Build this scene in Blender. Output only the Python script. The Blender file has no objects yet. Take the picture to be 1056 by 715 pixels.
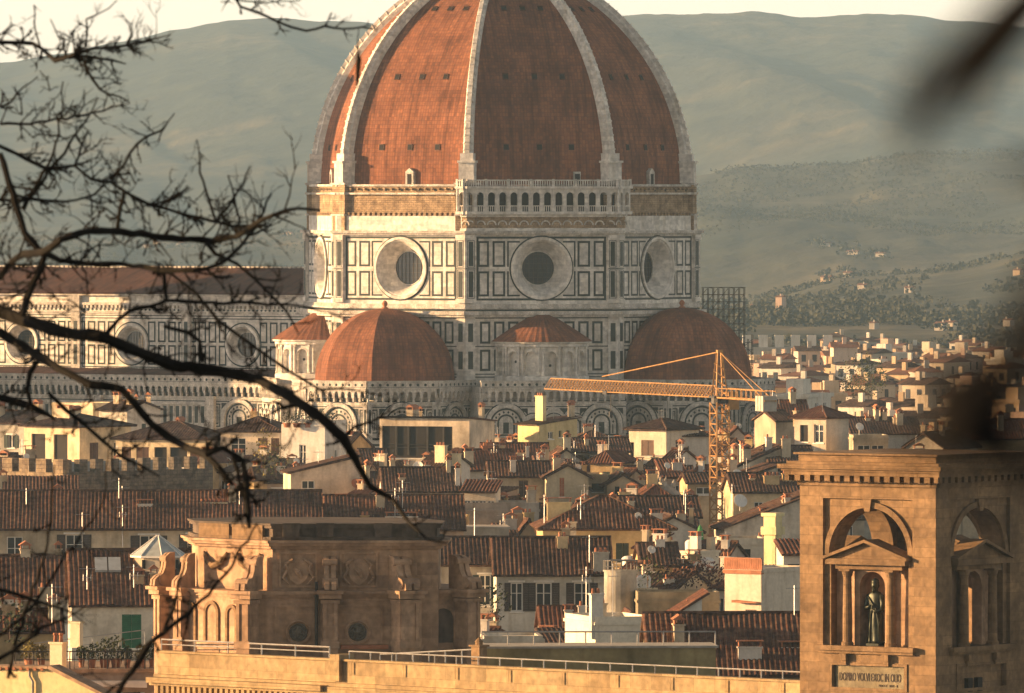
import bpy, math, random
from mathutils import Vector, Matrix, noise
R_ = math.radians
rnd = random.Random(7)
SC = bpy.context.scene
# ---------------------------------------------------------------- camera, sky, sun, exposure
FP, CX, CY, HZ = 9700.0, 528.0, 200.0, 54.0      # focal length and horizon in photo pixels, eye height
cam = bpy.data.cameras.new('camera'); camo = bpy.data.objects.new('camera', cam)
SC.collection.objects.link(camo); SC.camera = camo
camo.location = (0, 0, HZ); camo.rotation_euler = (R_(90), 0, 0)
cam.sensor_width = 36; cam.lens = 36*FP/1056; cam.shift_y = -(357.5-CY)/1056
cam.clip_start = 0.5; cam.clip_end = 30000
cam.dof.use_dof = True; cam.dof.focus_distance = 1100; cam.dof.aperture_fstop = 15
SUN_AZ, SUN_EL = -93.0, 9.0
sd = Vector((math.sin(R_(SUN_AZ))*math.cos(R_(SUN_EL)), -math.cos(R_(SUN_AZ))*math.cos(R_(SUN_EL)), math.sin(R_(SUN_EL))))
W = bpy.data.worlds.new("World"); SC.world = W; W.use_nodes = True
nt = W.node_tree; nt.nodes.clear()
sky = nt.nodes.new('ShaderNodeTexSky'); sky.sky_type = 'NISHITA'; sky.sun_disc = False
sky.sun_elevation = R_(SUN_EL); sky.sun_rotation = math.atan2(sd.x, sd.y)
sky.air_density = 1.0; sky.dust_density = 0.6; sky.ozone_density = 1.0; sky.altitude = 100
hs = nt.nodes.new('ShaderNodeHueSaturation'); hs.inputs['Saturation'].default_value = 0.35
mx = nt.nodes.new('ShaderNodeMix'); mx.data_type = 'RGBA'; mx.blend_type = 'MULTIPLY'
mx.inputs[0].default_value = 1.0; mx.inputs[7].default_value = (1.0, 0.885, 0.80, 1)
bg = nt.nodes.new('ShaderNodeBackground'); bg.inputs[1].default_value = 0.09
wo = nt.nodes.new('ShaderNodeOutputWorld')
nt.links.new(sky.outputs[0], hs.inputs['Color']); nt.links.new(hs.outputs[0], mx.inputs[6])
gg = nt.nodes.new('ShaderNodeNewGeometry'); sx0 = nt.nodes.new('ShaderNodeSeparateXYZ'); mr0 = nt.nodes.new('ShaderNodeMapRange')   # bright hazy band low over the horizon
tc0 = nt.nodes.new('ShaderNodeTexCoord'); nt.links.new(tc0.outputs['Generated'], sx0.inputs[0]); nt.links.new(sx0.outputs[2], mr0.inputs[0]); mr0.interpolation_type = 'SMOOTHSTEP'
mr0.inputs[1].default_value = .03; mr0.inputs[2].default_value = .26; mr0.inputs[3].default_value = 1.6; mr0.inputs[4].default_value = .55
nt.nodes.remove(gg); vm0 = nt.nodes.new('ShaderNodeVectorMath'); vm0.operation = 'SCALE'; nt.links.new(mx.outputs[2], vm0.inputs[0]); nt.links.new(mr0.outputs[0], vm0.inputs['Scale'])
nt.links.new(vm0.outputs[0], bg.inputs[0]); nt.links.new(bg.outputs[0], wo.inputs[0])
sl = bpy.data.lights.new('sun', 'SUN'); sl.energy = 5.0; sl.angle = R_(0.5); sl.color = (1.0, 0.60, 0.27)
so = bpy.data.objects.new('sun', sl); SC.collection.objects.link(so)
so.rotation_euler = (-sd).to_track_quat('-Z', 'Y').to_euler()
SC.view_settings.view_transform = 'Standard'; SC.view_settings.look = 'None'
SC.view_settings.exposure = 1.45; SC.view_settings.gamma = 1.0
SC.cycles.volume_bounces = 1; SC.cycles.max_bounces = 5; SC.cycles.diffuse_bounces = 3
SC.cycles.volume_step_rate = 4

def P(px, py, Y):                                  # photo pixel + distance -> world point
    return Vector(((px-CX)*Y/FP, Y, HZ+(CY-py)*Y/FP))

# ---------------------------------------------------------------- materials
def ramp(nt, fac, stops):
    r = nt.nodes.new('ShaderNodeValToRGB'); e = r.color_ramp.elements
    while len(e) < len(stops): e.new(0.5)
    for i, (p, c) in enumerate(stops):
        e[i].position = p; e[i].color = (c[0], c[1], c[2], 1)
    nt.links.new(fac, r.inputs[0]); return r.outputs[0]
def mixc(nt, mode, f, a, b):
    m = nt.nodes.new('ShaderNodeMix'); m.data_type = 'RGBA'; m.blend_type = mode
    for idx, v in ((0, f), (6, a), (7, b)):
        if hasattr(v, 'is_linked') or isinstance(v, bpy.types.NodeSocket): nt.links.new(v, m.inputs[idx])
        elif idx == 0: m.inputs[0].default_value = v
        else: m.inputs[idx].default_value = (v[0], v[1], v[2], 1)
    return m.outputs[2]
def new_mat(name, rough=0.85):
    m = bpy.data.materials.new(name); m.use_nodes = True
    b = m.node_tree.nodes['Principled BSDF']; b.inputs['Roughness'].default_value = rough
    b.inputs['Specular IOR Level'].default_value = 0.25
    return m, m.node_tree, b
def noisetex(nt, scale, detail=4, co=None, stretch=None):
    n = nt.nodes.new('ShaderNodeTexNoise'); n.inputs['Scale'].default_value = scale; n.inputs['Detail'].default_value = detail
    if co is None:
        g = nt.nodes.new('ShaderNodeNewGeometry'); co = g.outputs['Position']
    if stretch:
        mp = nt.nodes.new('ShaderNodeMapping'); mp.inputs['Scale'].default_value = stretch
        nt.links.new(co, mp.inputs[0]); co = mp.outputs[0]
    nt.links.new(co, n.inputs['Vector']); return n.outputs[0]
def objrand(nt, lo, hi):
    oi = nt.nodes.new('ShaderNodeObjectInfo'); mr = nt.nodes.new('ShaderNodeMapRange')
    mr.inputs[3].default_value = lo; mr.inputs[4].default_value = hi
    nt.links.new(oi.outputs['Random'], mr.inputs[0]); return mr.outputs[0]
def bump(nt, b, h, strength=0.4, dist=0.05):
    bn = nt.nodes.new('ShaderNodeBump'); bn.inputs['Strength'].default_value = strength; bn.inputs['Distance'].default_value = dist
    nt.links.new(h, bn.inputs['Height']); nt.links.new(bn.outputs[0], b.inputs['Normal'])
_mats = {}
def plaster(c, amt=0.36, sc=0.35, streak=True, rough=0.9):
    c = tuple(x*1.04 for x in c)
    key = ('pl', tuple(c), amt, sc)
    if key in _mats: return _mats[key]
    m, nt, b = new_mat('plaster', rough)
    n1 = noisetex(nt, sc, 6); n2 = noisetex(nt, 1.3, 5, stretch=(1.2, 1.2, .22)); n3 = noisetex(nt, 4.0, 3)
    d = tuple(x*(1-amt*1.5) for x in c); l = tuple(min(1, x*(1+amt*.35)) for x in c)
    a = ramp(nt, n1, [(.3, d), (.62, l)])
    a = mixc(nt, 'MULTIPLY', 1.0, a, ramp(nt, n2, [(.30, (.80, .77, .73)), (.5, (1, 1, 1))]))
    a = mixc(nt, 'MULTIPLY', .5, a, ramp(nt, n3, [(.3, (.75, .75, .75)), (.7, (1.1, 1.1, 1.1))]))
    nt.links.new(a, b.inputs['Base Color']); bump(nt, b, n3, .3, .05)
    _mats[key] = m; return m
def stone(name, c, c2, sc=1.0, bw=1.1, bh=.45, mortar=.6, bstr=.5, blocks=True):
    m, nt, b = new_mat(name, .9)
    tc = nt.nodes.new('ShaderNodeTexCoord')
    n1 = noisetex(nt, .45*sc, 8); n3 = noisetex(nt, 3*sc, 6); n4 = noisetex(nt, .9*sc, 5, stretch=(1.3, 1.3, .2))
    a = ramp(nt, n1, [(.3, c2), (.62, c)])
    a = mixc(nt, 'MULTIPLY', 1.0, a, ramp(nt, n4, [(.30, (.78, .75, .7)), (.5, (1, 1, 1))]))
    a = mixc(nt, 'MULTIPLY', .8, a, ramp(nt, n3, [(.3, (.6, .6, .6)), (.7, (1.15, 1.12, 1.1))]))
    h = n3
    if blocks:
        br = nt.nodes.new('ShaderNodeTexBrick'); br.inputs['Scale'].default_value = 1
        br.inputs['Brick Width'].default_value = bw; br.inputs['Row Height'].default_value = bh
        br.inputs['Mortar Size'].default_value = .02; br.inputs['Mortar Smooth'].default_value = .3
        br.inputs['Color1'].default_value = (1, 1, 1, 1); br.inputs['Color2'].default_value = (.72, .72, .74, 1)
        br.inputs['Mortar'].default_value = (mortar, mortar, mortar, 1)
        sx = nt.nodes.new('ShaderNodeSeparateXYZ'); cb = nt.nodes.new('ShaderNodeCombineXYZ'); ad = nt.nodes.new('ShaderNodeMath')
        nt.links.new(tc.outputs['Object'], sx.inputs[0]); nt.links.new(sx.outputs[0], ad.inputs[0]); nt.links.new(sx.outputs[1], ad.inputs[1])
        nt.links.new(ad.outputs[0], cb.inputs[0]); nt.links.new(sx.outputs[2], cb.inputs[1]); nt.links.new(cb.outputs[0], br.inputs['Vector'])
        a = mixc(nt, 'MULTIPLY', 1.0, a, br.outputs['Color'])
        h = br.outputs['Fac']
        bn = nt.nodes.new('ShaderNodeBump'); bn.invert = True; bn.inputs['Strength'].default_value = bstr; bn.inputs['Distance'].default_value = .05
        bn2 = nt.nodes.new('ShaderNodeBump'); bn2.inputs['Strength'].default_value = bstr; bn2.inputs['Distance'].default_value = .08
        nt.links.new(h, bn.inputs['Height']); nt.links.new(n3, bn2.inputs['Height']); nt.links.new(bn.outputs[0], bn2.inputs['Normal'])
        nt.links.new(bn2.outputs[0], b.inputs['Normal'])
    else: bump(nt, b, n3, bstr, .1)
    nt.links.new(a, b.inputs['Base Color']); return m
def tilemat(name, c1, c2, c3, bw, bh, mort=.35, bs=.6, age=.5, mort_c=None):
    m, nt, b = new_mat(name, .92)
    uv = nt.nodes.new('ShaderNodeUVMap')
    br = nt.nodes.new('ShaderNodeTexBrick'); br.inputs['Scale'].default_value = 1; br.offset = 0.0
    br.inputs['Brick Width'].default_value = bw; br.inputs['Row Height'].default_value = bh
    br.inputs['Mortar Size'].default_value = .035; br.inputs['Mortar Smooth'].default_value = .6; br.inputs['Bias'].default_value = 0
    br.inputs['Color1'].default_value = (*c1, 1); br.inputs['Color2'].default_value = (*c2, 1)
    mc = mort_c or tuple(x*mort for x in c1); br.inputs['Mortar'].default_value = (*mc, 1)
    nt.links.new(uv.outputs[0], br.inputs['Vector'])
    n1 = noisetex(nt, .25, 7); n2 = noisetex(nt, 2.2, 4); n3 = noisetex(nt, .8, 5, co=uv.outputs[0], stretch=(1.6, .15, 1))
    a = mixc(nt, 'MIX', ramp(nt, n2, [(.45, (0, 0, 0)), (.7, (.75, .75, .75))]), br.outputs[0], c3)
    a = mixc(nt, 'MULTIPLY', age, a, ramp(nt, n1, [(.32, (.5, .45, .42)), (.6, (1.1, 1.08, 1.05))]))
    a = mixc(nt, 'MULTIPLY', age, a, ramp(nt, n3, [(.34, (.5, .48, .46)), (.52, (1, 1, 1))]))
    nt.links.new(a, b.inputs['Base Color'])
    bn = nt.nodes.new('ShaderNodeBump'); bn.invert = True; bn.inputs['Strength'].default_value = bs; bn.inputs['Distance'].default_value = .08
    nt.links.new(br.outputs['Fac'], bn.inputs['Height']); nt.links.new(bn.outputs[0], b.inputs['Normal'])
    return m
def flat(name, c, rough=.6, metal=0, var=.2, sc=2.0):
    key = ('fl', name, tuple(c))
    if key in _mats: return _mats[key]
    m, nt, b = new_mat(name, rough); b.inputs['Metallic'].default_value = metal
    n = noisetex(nt, sc, 4)
    a = ramp(nt, n, [(.3, tuple(x*(1-var) for x in c)), (.7, tuple(min(1, x*(1+var)) for x in c))])
    nt.links.new(a, b.inputs['Base Color']); _mats[key] = m; return m
def leafmat(name, c):
    m, nt, b = new_mat(name, .8)
    n = noisetex(nt, 1.5, 3)
    nt.links.new(ramp(nt, n, [(.3, tuple(x*.6 for x in c)), (.7, tuple(x*1.35 for x in c))]), b.inputs['Base Color']); return m

M_marble = stone('white_marble', (.86, .83, .77), (.72, .69, .64), .6, 1.4, .6, .8, .15)
M_marble_w = stone('weathered_marble', (.78, .74, .68), (.46, .43, .39), 1.6, .9, .8, .6, .3)
M_green = flat('green_marble', (.020, .028, .024), .5, 0, .4, 1.2)
M_pink = flat('pink_marble', (.30, .17, .12), .7, 0, .3, 1.5)
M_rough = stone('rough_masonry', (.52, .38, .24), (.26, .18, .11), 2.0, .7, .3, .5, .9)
M_tile_dome = tilemat('dome_tiles', (.32, .128, .066), (.21, .082, .046), (.16, .078, .052), .42, .55, .45, .5, .75)
M_tile = tilemat('roof_tiles', (.17, .075, .048), (.085, .042, .033), (.25, .155, .10), .42, .5, .4, .5, .8)
M_tile2 = tilemat('old_roof_tiles', (.13, .064, .045), (.062, .036, .031), (.20, .13, .09), .42, .5, .4, .5, .8)
M_tile3 = tilemat('red_roof_tiles', (.21, .08, .048), (.11, .046, .034), (.22, .13, .085), .42, .5, .4, .5, .8)
M_tile_far = tilemat('far_roof_tiles', (.27, .12, .075), (.2, .09, .06), (.25, .15, .1), 1.2, 1.5, .7, .2, .6)
M_nave = tilemat('nave_tiles', (.15, .062, .04), (.115, .05, .034), (.10, .055, .04), .5, .5, .5, .4, .7)
M_sand = stone('sandstone', (.33, .215, .118), (.20, .128, .07), 1.1, 1.3, .5, .72, .4)
M_sand_d = stone('aged_sandstone', (.58, .39, .255), (.36, .235, .15), .9, 1.6, .7, .85, .3)
M_rubble = stone('rubble_stone', (.38, .29, .19), (.16, .12, .09), 2.2, .8, .45, .35, 1.0)
M_dark = flat('dark_interior', (.018, .014, .012), .8)  # near-black, mostly stands for the shade inside openings
M_glass = flat('window_glass', (.03, .035, .04), .12, 0, .3, .5)
M_wood = flat('brown_wood', (.09, .045, .028), .6, 0, .3)
M_shut = flat('shutter_green', (.035, .05, .038), .6, 0, .25)
M_shutb = flat('shutter_brown', (.065, .045, .035), .6, 0, .25)
M_white = flat('white_paint', (.74, .71, .66), .5, 0, .1)
M_metal = flat('grey_metal', (.42, .41, .40), .4, .6, .15)
M_dmetal = flat('dark_metal', (.06, .055, .05), .5, .4, .2)
M_lead = flat('grey_slab', (.30, .28, .25), .8, 0, .25)
M_terra = flat('terracotta', (.36, .15, .08), .8, 0, .25)
M_bronze = flat('aged_bronze', (.032, .036, .026), .42, .5, .45, 2.5)
M_crane = flat('crane_paint', (.42, .235, .095), .65, 0, .25, 1.5)
M_conc = flat('concrete', (.42, .39, .34), .85, 0, .2)
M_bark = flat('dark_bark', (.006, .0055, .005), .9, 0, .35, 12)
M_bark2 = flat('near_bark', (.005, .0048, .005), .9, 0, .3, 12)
M_leaf = leafmat('garden_leaves', (.055, .065, .02)); M_leaf2 = leafmat('yellow_leaves', (.16, .13, .03)); M_leafd = leafmat('dark_leaves', (.03, .04, .018))
M_black = stone('blackened_stone_and_shade', (.17, .13, .10), (.08, .062, .05), .9, 1.6, .7, .85, .3)
CREAM = plaster((.60, .50, .36)); WHITE = plaster((.66, .61, .54), .18); YEL = plaster((.62, .48, .26)); GREY = plaster((.42, .385, .33))
PINK = plaster((.50, .385, .30)); OCH = plaster((.50, .36, .19)); OLIVE = plaster((.42, .36, .24)); BEI = plaster((.52, .44, .34))

# ---------------------------------------------------------------- mesh builder
class MB:
    def __init__(s): s.v = []; s.f = []; s.m = []; s.uv = []; s.M = Matrix.Identity(4); s.k = 0
    def add(s, p): s.v.append(tuple(s.M @ Vector(p))); return len(s.v)-1
    def poly(s, pts, uv=None):
        i = [s.add(p) for p in pts]; s.f.append(i); s.m.append(s.k); s.uv.append(uv or [(0, 0)]*len(i))
    def faces(s, pts, fs, uvs=None):
        o = len(s.v)
        for p in pts: s.add(p)
        for f in fs:
            s.f.append([o+j for j in f]); s.m.append(s.k); s.uv.append([uvs[j] for j in f] if uvs else [(0, 0)]*len(f))
    def bx(s, x0, x1, y0, y1, z0, z1):
        s.faces([(x0,y0,z0),(x1,y0,z0),(x1,y1,z0),(x0,y1,z0),(x0,y0,z1),(x1,y0,z1),(x1,y1,z1),(x0,y1,z1)],
                [(0,3,2,1),(4,5,6,7),(0,1,5,4),(1,2,6,5),(2,3,7,6),(3,0,4,7)])
    def prism(s, pts, y0, y1):                     # polygon in x,z extruded along y
        n = len(pts)
        s.faces([(x, y0, z) for x, z in pts]+[(x, y1, z) for x, z in pts],
                [tuple(range(n)), tuple(range(2*n-1, n-1, -1))]+[(i, i+n, (i+1) % n+n, (i+1) % n) for i in range(n)])
    def zprism(s, pts, z0, z1):                    # polygon in x,y extruded along z
        n = len(pts)
        s.faces([(x, y, z0) for x, y in pts]+[(x, y, z1) for x, y in pts],
                [tuple(range(n-1, -1, -1)), tuple(range(n, 2*n))]+[(i, (i+1) % n, (i+1) % n+n, i+n) for i in range(n)])
    def cyl(s, x, y, z0, z1, r0, r1=None, n=10):
        s.lathe(x, y, [(r0, z0), (r0 if r1 is None else r1, z1)], n)
    def lathe(s, x, y, prof, n=12, a0=0, a1=2*math.pi, cap=True):
        full = abs(a1-a0-2*math.pi) < 1e-6; m = n if full else n+1
        pts = [(x+r*math.cos(a0+(a1-a0)*i/n), y+r*math.sin(a0+(a1-a0)*i/n), z) for r, z in prof for i in range(m)]
        fs = []
        for j in range(len(prof)-1):
            for i in range(n):
                k = (i+1) % m; fs.append((j*m+i, j*m+k, (j+1)*m+k, (j+1)*m+i))
        if cap and full: fs += [tuple(range(m-1, -1, -1)), tuple((len(prof)-1)*m+i for i in range(m))]
        s.faces(pts, fs)
    def bar(s, a, b, r=.05, n=4):
        s.tube([a, b], [r, r], n)
    def tube(s, pts, rad, n=6, cap=True):
        pts = [Vector(p) for p in pts]; V = []; F = []
        t = (pts[1]-pts[0]).normalized(); u = t.cross(Vector((0, 0, 1)))
        if u.length < .1: u = t.cross(Vector((1, 0, 0)))
        u.normalize()
        for i, p in enumerate(pts):
            if i: 
                t = (pts[min(i+1, len(pts)-1)]-pts[i-1]).normalized()
                u = (u-t*u.dot(t))
                if u.length < 1e-4: u = t.orthogonal()
                u.normalize()
            w = t.cross(u)
            for k in range(n):
                a = 2*math.pi*k/n; V.append(p+(u*math.cos(a)+w*math.sin(a))*rad[i])
            if i:
                o = (i-1)*n
                for k in range(n): F.append((o+k, o+(k+1) % n, o+n+(k+1) % n, o+n+k))
        if cap: F += [tuple(range(n-1, -1, -1)), tuple((len(pts)-1)*n+k for k in range(n))]
        s.faces(V, F)
    def build(s, name, mats, parent=None, smooth=False):
        me = bpy.data.meshes.new(name); me.from_pydata(s.v, [], s.f)
        if not isinstance(mats, (list, tuple)): mats = [mats]
        for m in mats: me.materials.append(m)
        me.polygons.foreach_set('material_index', s.m)
        uvl = me.uv_layers.new(name='UVMap'); uvl.data.foreach_set('uv', [c for f in s.uv for p in f for c in p])
        if smooth: me.polygons.foreach_set('use_smooth', [True]*len(me.polygons))
        me.update()
        o = bpy.data.objects.new(name, me); SC.collection.objects.link(o)
        if parent: o.parent = parent
        return o
_labels = {}
def tag(o, label, cat, group=None, kind=None):
    if label:
        o['label'] = label; o['category'] = cat
        if label in _labels and not group: print('DUPLABEL', label)
        if not 4 <= len(label.split()) <= 16: print('LABELLEN', len(label.split()), label)
        _labels[label] = 1
    if group: o['group'] = group
    if kind: o['kind'] = kind
    return o
def thing(name, label, cat, loc=(0, 0, 0), rz=0.0, group=None):
    o = bpy.data.objects.new(name, None); SC.collection.objects.link(o); o.empty_display_size = .5
    o.location = loc; o.rotation_euler = (0, 0, rz); return tag(o, label, cat, group)
def struct(o): o['kind'] = 'structure'; return o
def FM(x, y, z, nang):                             # face frame: x right, y inward, z up; outward normal at angle nang (radians)
    c, s = math.cos(nang), math.sin(nang)
    return Matrix(((-s, -c, 0, x), (c, -s, 0, y), (0, 0, 1, z), (0, 0, 0, 1)))
def copy_tree(o, parent=None):
    c = o.copy(); SC.collection.objects.link(c); c.parent = parent
    for ch in list(o.children): copy_tree(ch, c)
    return c

# wall sheet with rectangular openings and reveals
def wallp(mb, x0, x1, z0, z1, holes=(), t=.3, y=0.0):
    xs = sorted({x0, x1, *[h[0] for h in holes], *[h[1] for h in holes]}); zs = sorted({z0, z1, *[h[2] for h in holes], *[h[3] for h in holes]})
    for i in range(len(xs)-1):
        for j in range(len(zs)-1):
            cx, cz = (xs[i]+xs[i+1])/2, (zs[j]+zs[j+1])/2
            if any(h[0] < cx < h[1] and h[2] < cz < h[3] for h in holes): continue
            mb.poly([(xs[i], y, zs[j]), (xs[i+1], y, zs[j]), (xs[i+1], y, zs[j+1]), (xs[i], y, zs[j+1])])
    for a, b, c, d in holes:
        mb.poly([(a,y,c),(a,y+t,c),(a,y+t,d),(a,y,d)]); mb.poly([(b,y,c),(b,y,d),(b,y+t,d),(b,y+t,c)])
        mb.poly([(a,y,d),(a,y+t,d),(b,y+t,d),(b,y,d)]); mb.poly([(a,y,c),(b,y,c),(b,y+t,c),(a,y+t,c)])
# one bay of wall with a round-headed opening
def archp(mb, x0, x1, z0, z1, cx, r, zs, t=.3, y=0.0, zb=None, n=14, back=False, pointed=0.0):
    zb = z0 if zb is None else zb
    arc = [(cx-r*math.cos(math.pi*i/n), zs+r*(1+pointed)*math.sin(math.pi*i/n)) for i in range(n+1)]
    for yy in ([y, y+t] if back else [y]):
        if x0 < cx-r: mb.poly([(x0,yy,z0),(cx-r,yy,z0),(cx-r,yy,zs),(x0,yy,zs)])
        if x1 > cx+r: mb.poly([(cx+r,yy,z0),(x1,yy,z0),(x1,yy,zs),(cx+r,yy,zs)])
        if zb > z0: mb.poly([(cx-r,yy,z0),(cx+r,yy,z0),(cx+r,yy,zb),(cx-r,yy,zb)])
        if x0 < cx-r: mb.poly([(x0,yy,zs),(cx-r,yy,zs),(cx-r,yy,z1),(x0,yy,z1)])
        if x1 > cx+r: mb.poly([(cx+r,yy,zs),(x1,yy,zs),(x1,yy,z1),(cx+r,yy,z1)])
        for i in range(n):
            a, b = arc[i], arc[i+1]; mb.poly([(a[0],yy,a[1]),(b[0],yy,b[1]),(b[0],yy,z1),(a[0],yy,z1)])
    full = [(cx-r, zb)]+arc+[(cx+r, zb)]
    for i in range(len(full)):
        a, b = full[i], full[(i+1) % len(full)]
        mb.poly([(a[0],y,a[1]),(b[0],y,b[1]),(b[0],y+t,b[1]),(a[0],y+t,a[1])])
def archring(mb, cx, r0, r1, zs, y0, y1, n=14, legs=0.0):
    for i in range(n):
        a, b = math.pi*i/n, math.pi*(i+1)/n
        q = lambda r, t: (cx-r*math.cos(t), zs+r*math.sin(t))
        mb.prism([q(r0, a), q(r1, a), q(r1, b), q(r0, b)], y0, y1)
    if legs:
        mb.bx(cx-r1, cx-r0, y0, y1, zs-legs, zs-.001); mb.bx(cx+r0, cx+r1, y0, y1, zs-legs, zs-.001)
def disc(mb, cx, cz, r, y, n=20): mb.poly([(cx+r*math.cos(2*math.pi*i/n), y, cz+r*math.sin(2*math.pi*i/n)) for i in range(n)])
def frame(mb, x0, x1, z0, z1, b=.2, y0=-.03, y1=.02):
    mb.bx(x0, x1, y0, y1, z0, z0+b); mb.bx(x0, x1, y0, y1, z1-b, z1); mb.bx(x0, x0+b, y0, y1, z0+b, z1-b); mb.bx(x1-b, x1, y0, y1, z0+b, z1-b)

# tile sheet: O = eave corner, U along the eave, V up the slope, vmax(u) = slope length at u
def tiles(mb, O, U, V, L, vmax, per=.36, amp=.085, thick=.16, corr=True):
    O, U, V = Vector(O), Vector(U).normalized(), Vector(V).normalized(); N = U.cross(V)
    nst = max(2, int(L/per*4)) if corr else 2
    if not corr:
        us = sorted({0.0, L, L*.25, L*.5, L*.75})
    else: us = [L*i/nst for i in range(nst+1)]
    hh = [0, .7, 1, .7]
    pts = []; uv = []; K = 5 if corr else 1; tj = 0
    for i, u in enumerate(us):
        h = amp*hh[i % 4] if corr else 0
        if i % 4 == 0: tj = rnd.uniform(-.09, .05) if corr else 0       # ragged eave: each tile row ends at its own place
        vm = max(vmax(u), 0.0)
        for j in range(K+1):
            v = vm*j/K; sag = .13*noise.noise(Vector((u*.35+O.x, v*.45, O.y*.7))) if corr else 0
            jx = U*(.05*noise.noise(Vector((u*.8, v*1.1, O.y)))) if corr and 0 < j < K else Vector((0, 0, 0))
            pts.append(O+U*u+jx+V*(v+(tj if j == 0 and vm > .5 else 0))+N*(h+sag)); uv.append((u, v))
    fs = [((K+1)*i+j, (K+1)*(i+1)+j, (K+1)*(i+1)+j+1, (K+1)*i+j+1) for i in range(len(us)-1) for j in range(K)]
    mb.faces(pts, fs, uv)
    k = mb.k; lo = []                                # underside and edges
    for i in (0, len(us)-1): pass
    uu = sorted({0.0, L, *[L*j/12 for j in range(13)]})
    D = -N*thick
    for a, b in zip(uu[:-1], uu[1:]):
        mb.poly([O+U*a+D, O+U*b+D, O+U*b+V*vmax(b)+D, O+U*a+V*vmax(a)+D])
        mb.poly([O+U*a, O+U*b, O+U*b+D, O+U*a+D])
    for u in (0.0, L):
        if vmax(u) > .05: mb.poly([O+U*u, O+U*u+V*vmax(u), O+U*u+V*vmax(u)+D, O+U*u+D])

def window(par, M, cx, z0, w, h, style='sh', y=.22, shm=None, frame_m=None):
    mb = MB(); mb.M = M
    a, b = cx-w/2, cx+w/2
    if style != 'open':
        frame(mb, a, b, z0, z0+h, .09, y-.06, y+.02)
        mb.bx(cx-.05, cx+.05, y-.06, y+.02, z0+.09, z0+h-.09)
        if h > 1.6: mb.bx(a+.09, cx-.05, y-.05, y+.01, z0+h*.62, z0+h*.62+.06); mb.bx(cx+.05, b-.09, y-.05, y+.01, z0+h*.62, z0+h*.62+.06)
    mb.bx(a-.12, b+.12, -.1, .04, z0-.14, z0-.012)
    if style in ('sh', 'hood'): mb.bx(a-.2, b+.2, -.12, -.004, z0+h+.04, z0+h+.2)
    f = mb.build('window', frame_m or M_white, par)
    g = MB(); g.M = M; g.poly([(a+.01,y+.05,z0+.01),(b-.01,y+.05,z0+.01),(b-.01,y+.05,z0+h-.01),(a+.01,y+.05,z0+h-.01)])
    g.build('pane', M_dark if style == 'open' else M_glass, f)  # open style: a dark sheet stands for the shade inside, no glass
    if style in ('sh', 'closed'):
        for sgn in (-1, 1):
            s = MB(); s.M = M; hw = w/2
            if style == 'sh': x0, x1, yy = (a-hw-.03, a-.03, -.09) if sgn < 0 else (b+.03, b+hw+.03, -.09)
            else: x0, x1, yy = (a, cx-.01, .02) if sgn < 0 else (cx+.01, b, .02)
            frame(s, x0, x1, z0, z0+h, .08, yy, yy+.05)
            n = max(3, int(h/.16))
            for i in range(n):
                zz = z0+.08+(h-.16)*i/n; s.poly([(x0+.08,yy+.005,zz),(x1-.08,yy+.005,zz),(x1-.08,yy+.045,zz+(h-.16)/n*.95),(x0+.08,yy+.045,zz+(h-.16)/n*.95)])
            s.build('shutter', shm or M_shut, f)
    return f

def chimney(par, x, y, z0, h, w=.7, d=.5, style=0, mat=None, M=None):
    mb = MB()
    if M is not None: mb.M = M
    mb.bx(x-w/2, x+w/2, y-d/2, y+d/2, z0-1.2, z0+h)
    mb.bx(x-w/2-.08, x+w/2+.08, y-d/2-.08, y+d/2+.08, z0+h, z0+h+.1)
    mb.k = 1
    if style == 0:
        for i in range(max(1, int(w/.4))):
            xx = x-w/2+.2+i*.4; mb.cyl(xx, y, z0+h+.1, z0+h+.45, .13, .1, 8)
    elif style == 1:
        for sx in (-1, 1): mb.bx(x+sx*(w/2-.06)-.05, x+sx*(w/2-.06)+.05, y-d/2, y+d/2, z0+h+.1, z0+h+.45)
        mb.bx(x-w/2-.12, x+w/2+.12, y-d/2-.1, y+d/2+.1, z0+h+.45, z0+h+.53)
    else:
        for sx in (-1, 1): mb.bx(x+sx*(w/2-.06)-.05, x+sx*(w/2-.06)+.05, y-d/2, y+d/2, z0+h+.1, z0+h+.4)
        mb.prism([(x-w/2-.15, z0+h+.4), (x+w/2+.15, z0+h+.4), (x, z0+h+.75)], y-d/2-.12, y+d/2+.12)
    return mb.build('chimney', [mat or CREAM, M_terra], par)
def antenna(par, x, y, z0, h=2.5, M=None, kind=0):
    mb = MB()
    if M is not None: mb.M = M
    mb.bar((x, y, z0-.4), (x, y, z0+h), .035)
    mb.bar((x-.6, y, z0+h-.2), (x+.7, y+.1, z0+h-.2), .025)
    for i in range(5): mb.bar((x-.5+i*.25, y-.28, z0+h-.2), (x-.5+i*.25, y+.28, z0+h-.2), .018)
    if kind: mb.bar((x-.35, y, z0+h-.9), (x+.45, y, z0+h-.9), .025); [mb.bar((x-.3+i*.3, y, z0+h-1.15), (x-.3+i*.3, y, z0+h-.65), .02) for i in range(3)]
    return mb.build('antenna', M_metal, par)
def dish(par, x, y, z, r=.45, mat=None, M=None, ang=.3):
    mb = MB(); base = M if M is not None else Matrix.Identity(4)
    mb.M = base @ Matrix.Translation((x, y, z)) @ Matrix.Rotation(ang, 4, 'Z') @ Matrix.Rotation(R_(65), 4, 'X')
    mb.lathe(0, 0, [(.03, 0), (r*.5, .04), (r*.85, .13), (r, .2), (r*.97, .22), (r*.5, .08), (.02, .03)], 16)
    mb.bar((0, 0, 0), (0, r*.2, .55), .02); mb.M = base; mb.bar((x, y, z), (x, y+.15, z-1.0), .035)
    return mb.build('satellite_dish', mat or M_white, par)
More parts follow.
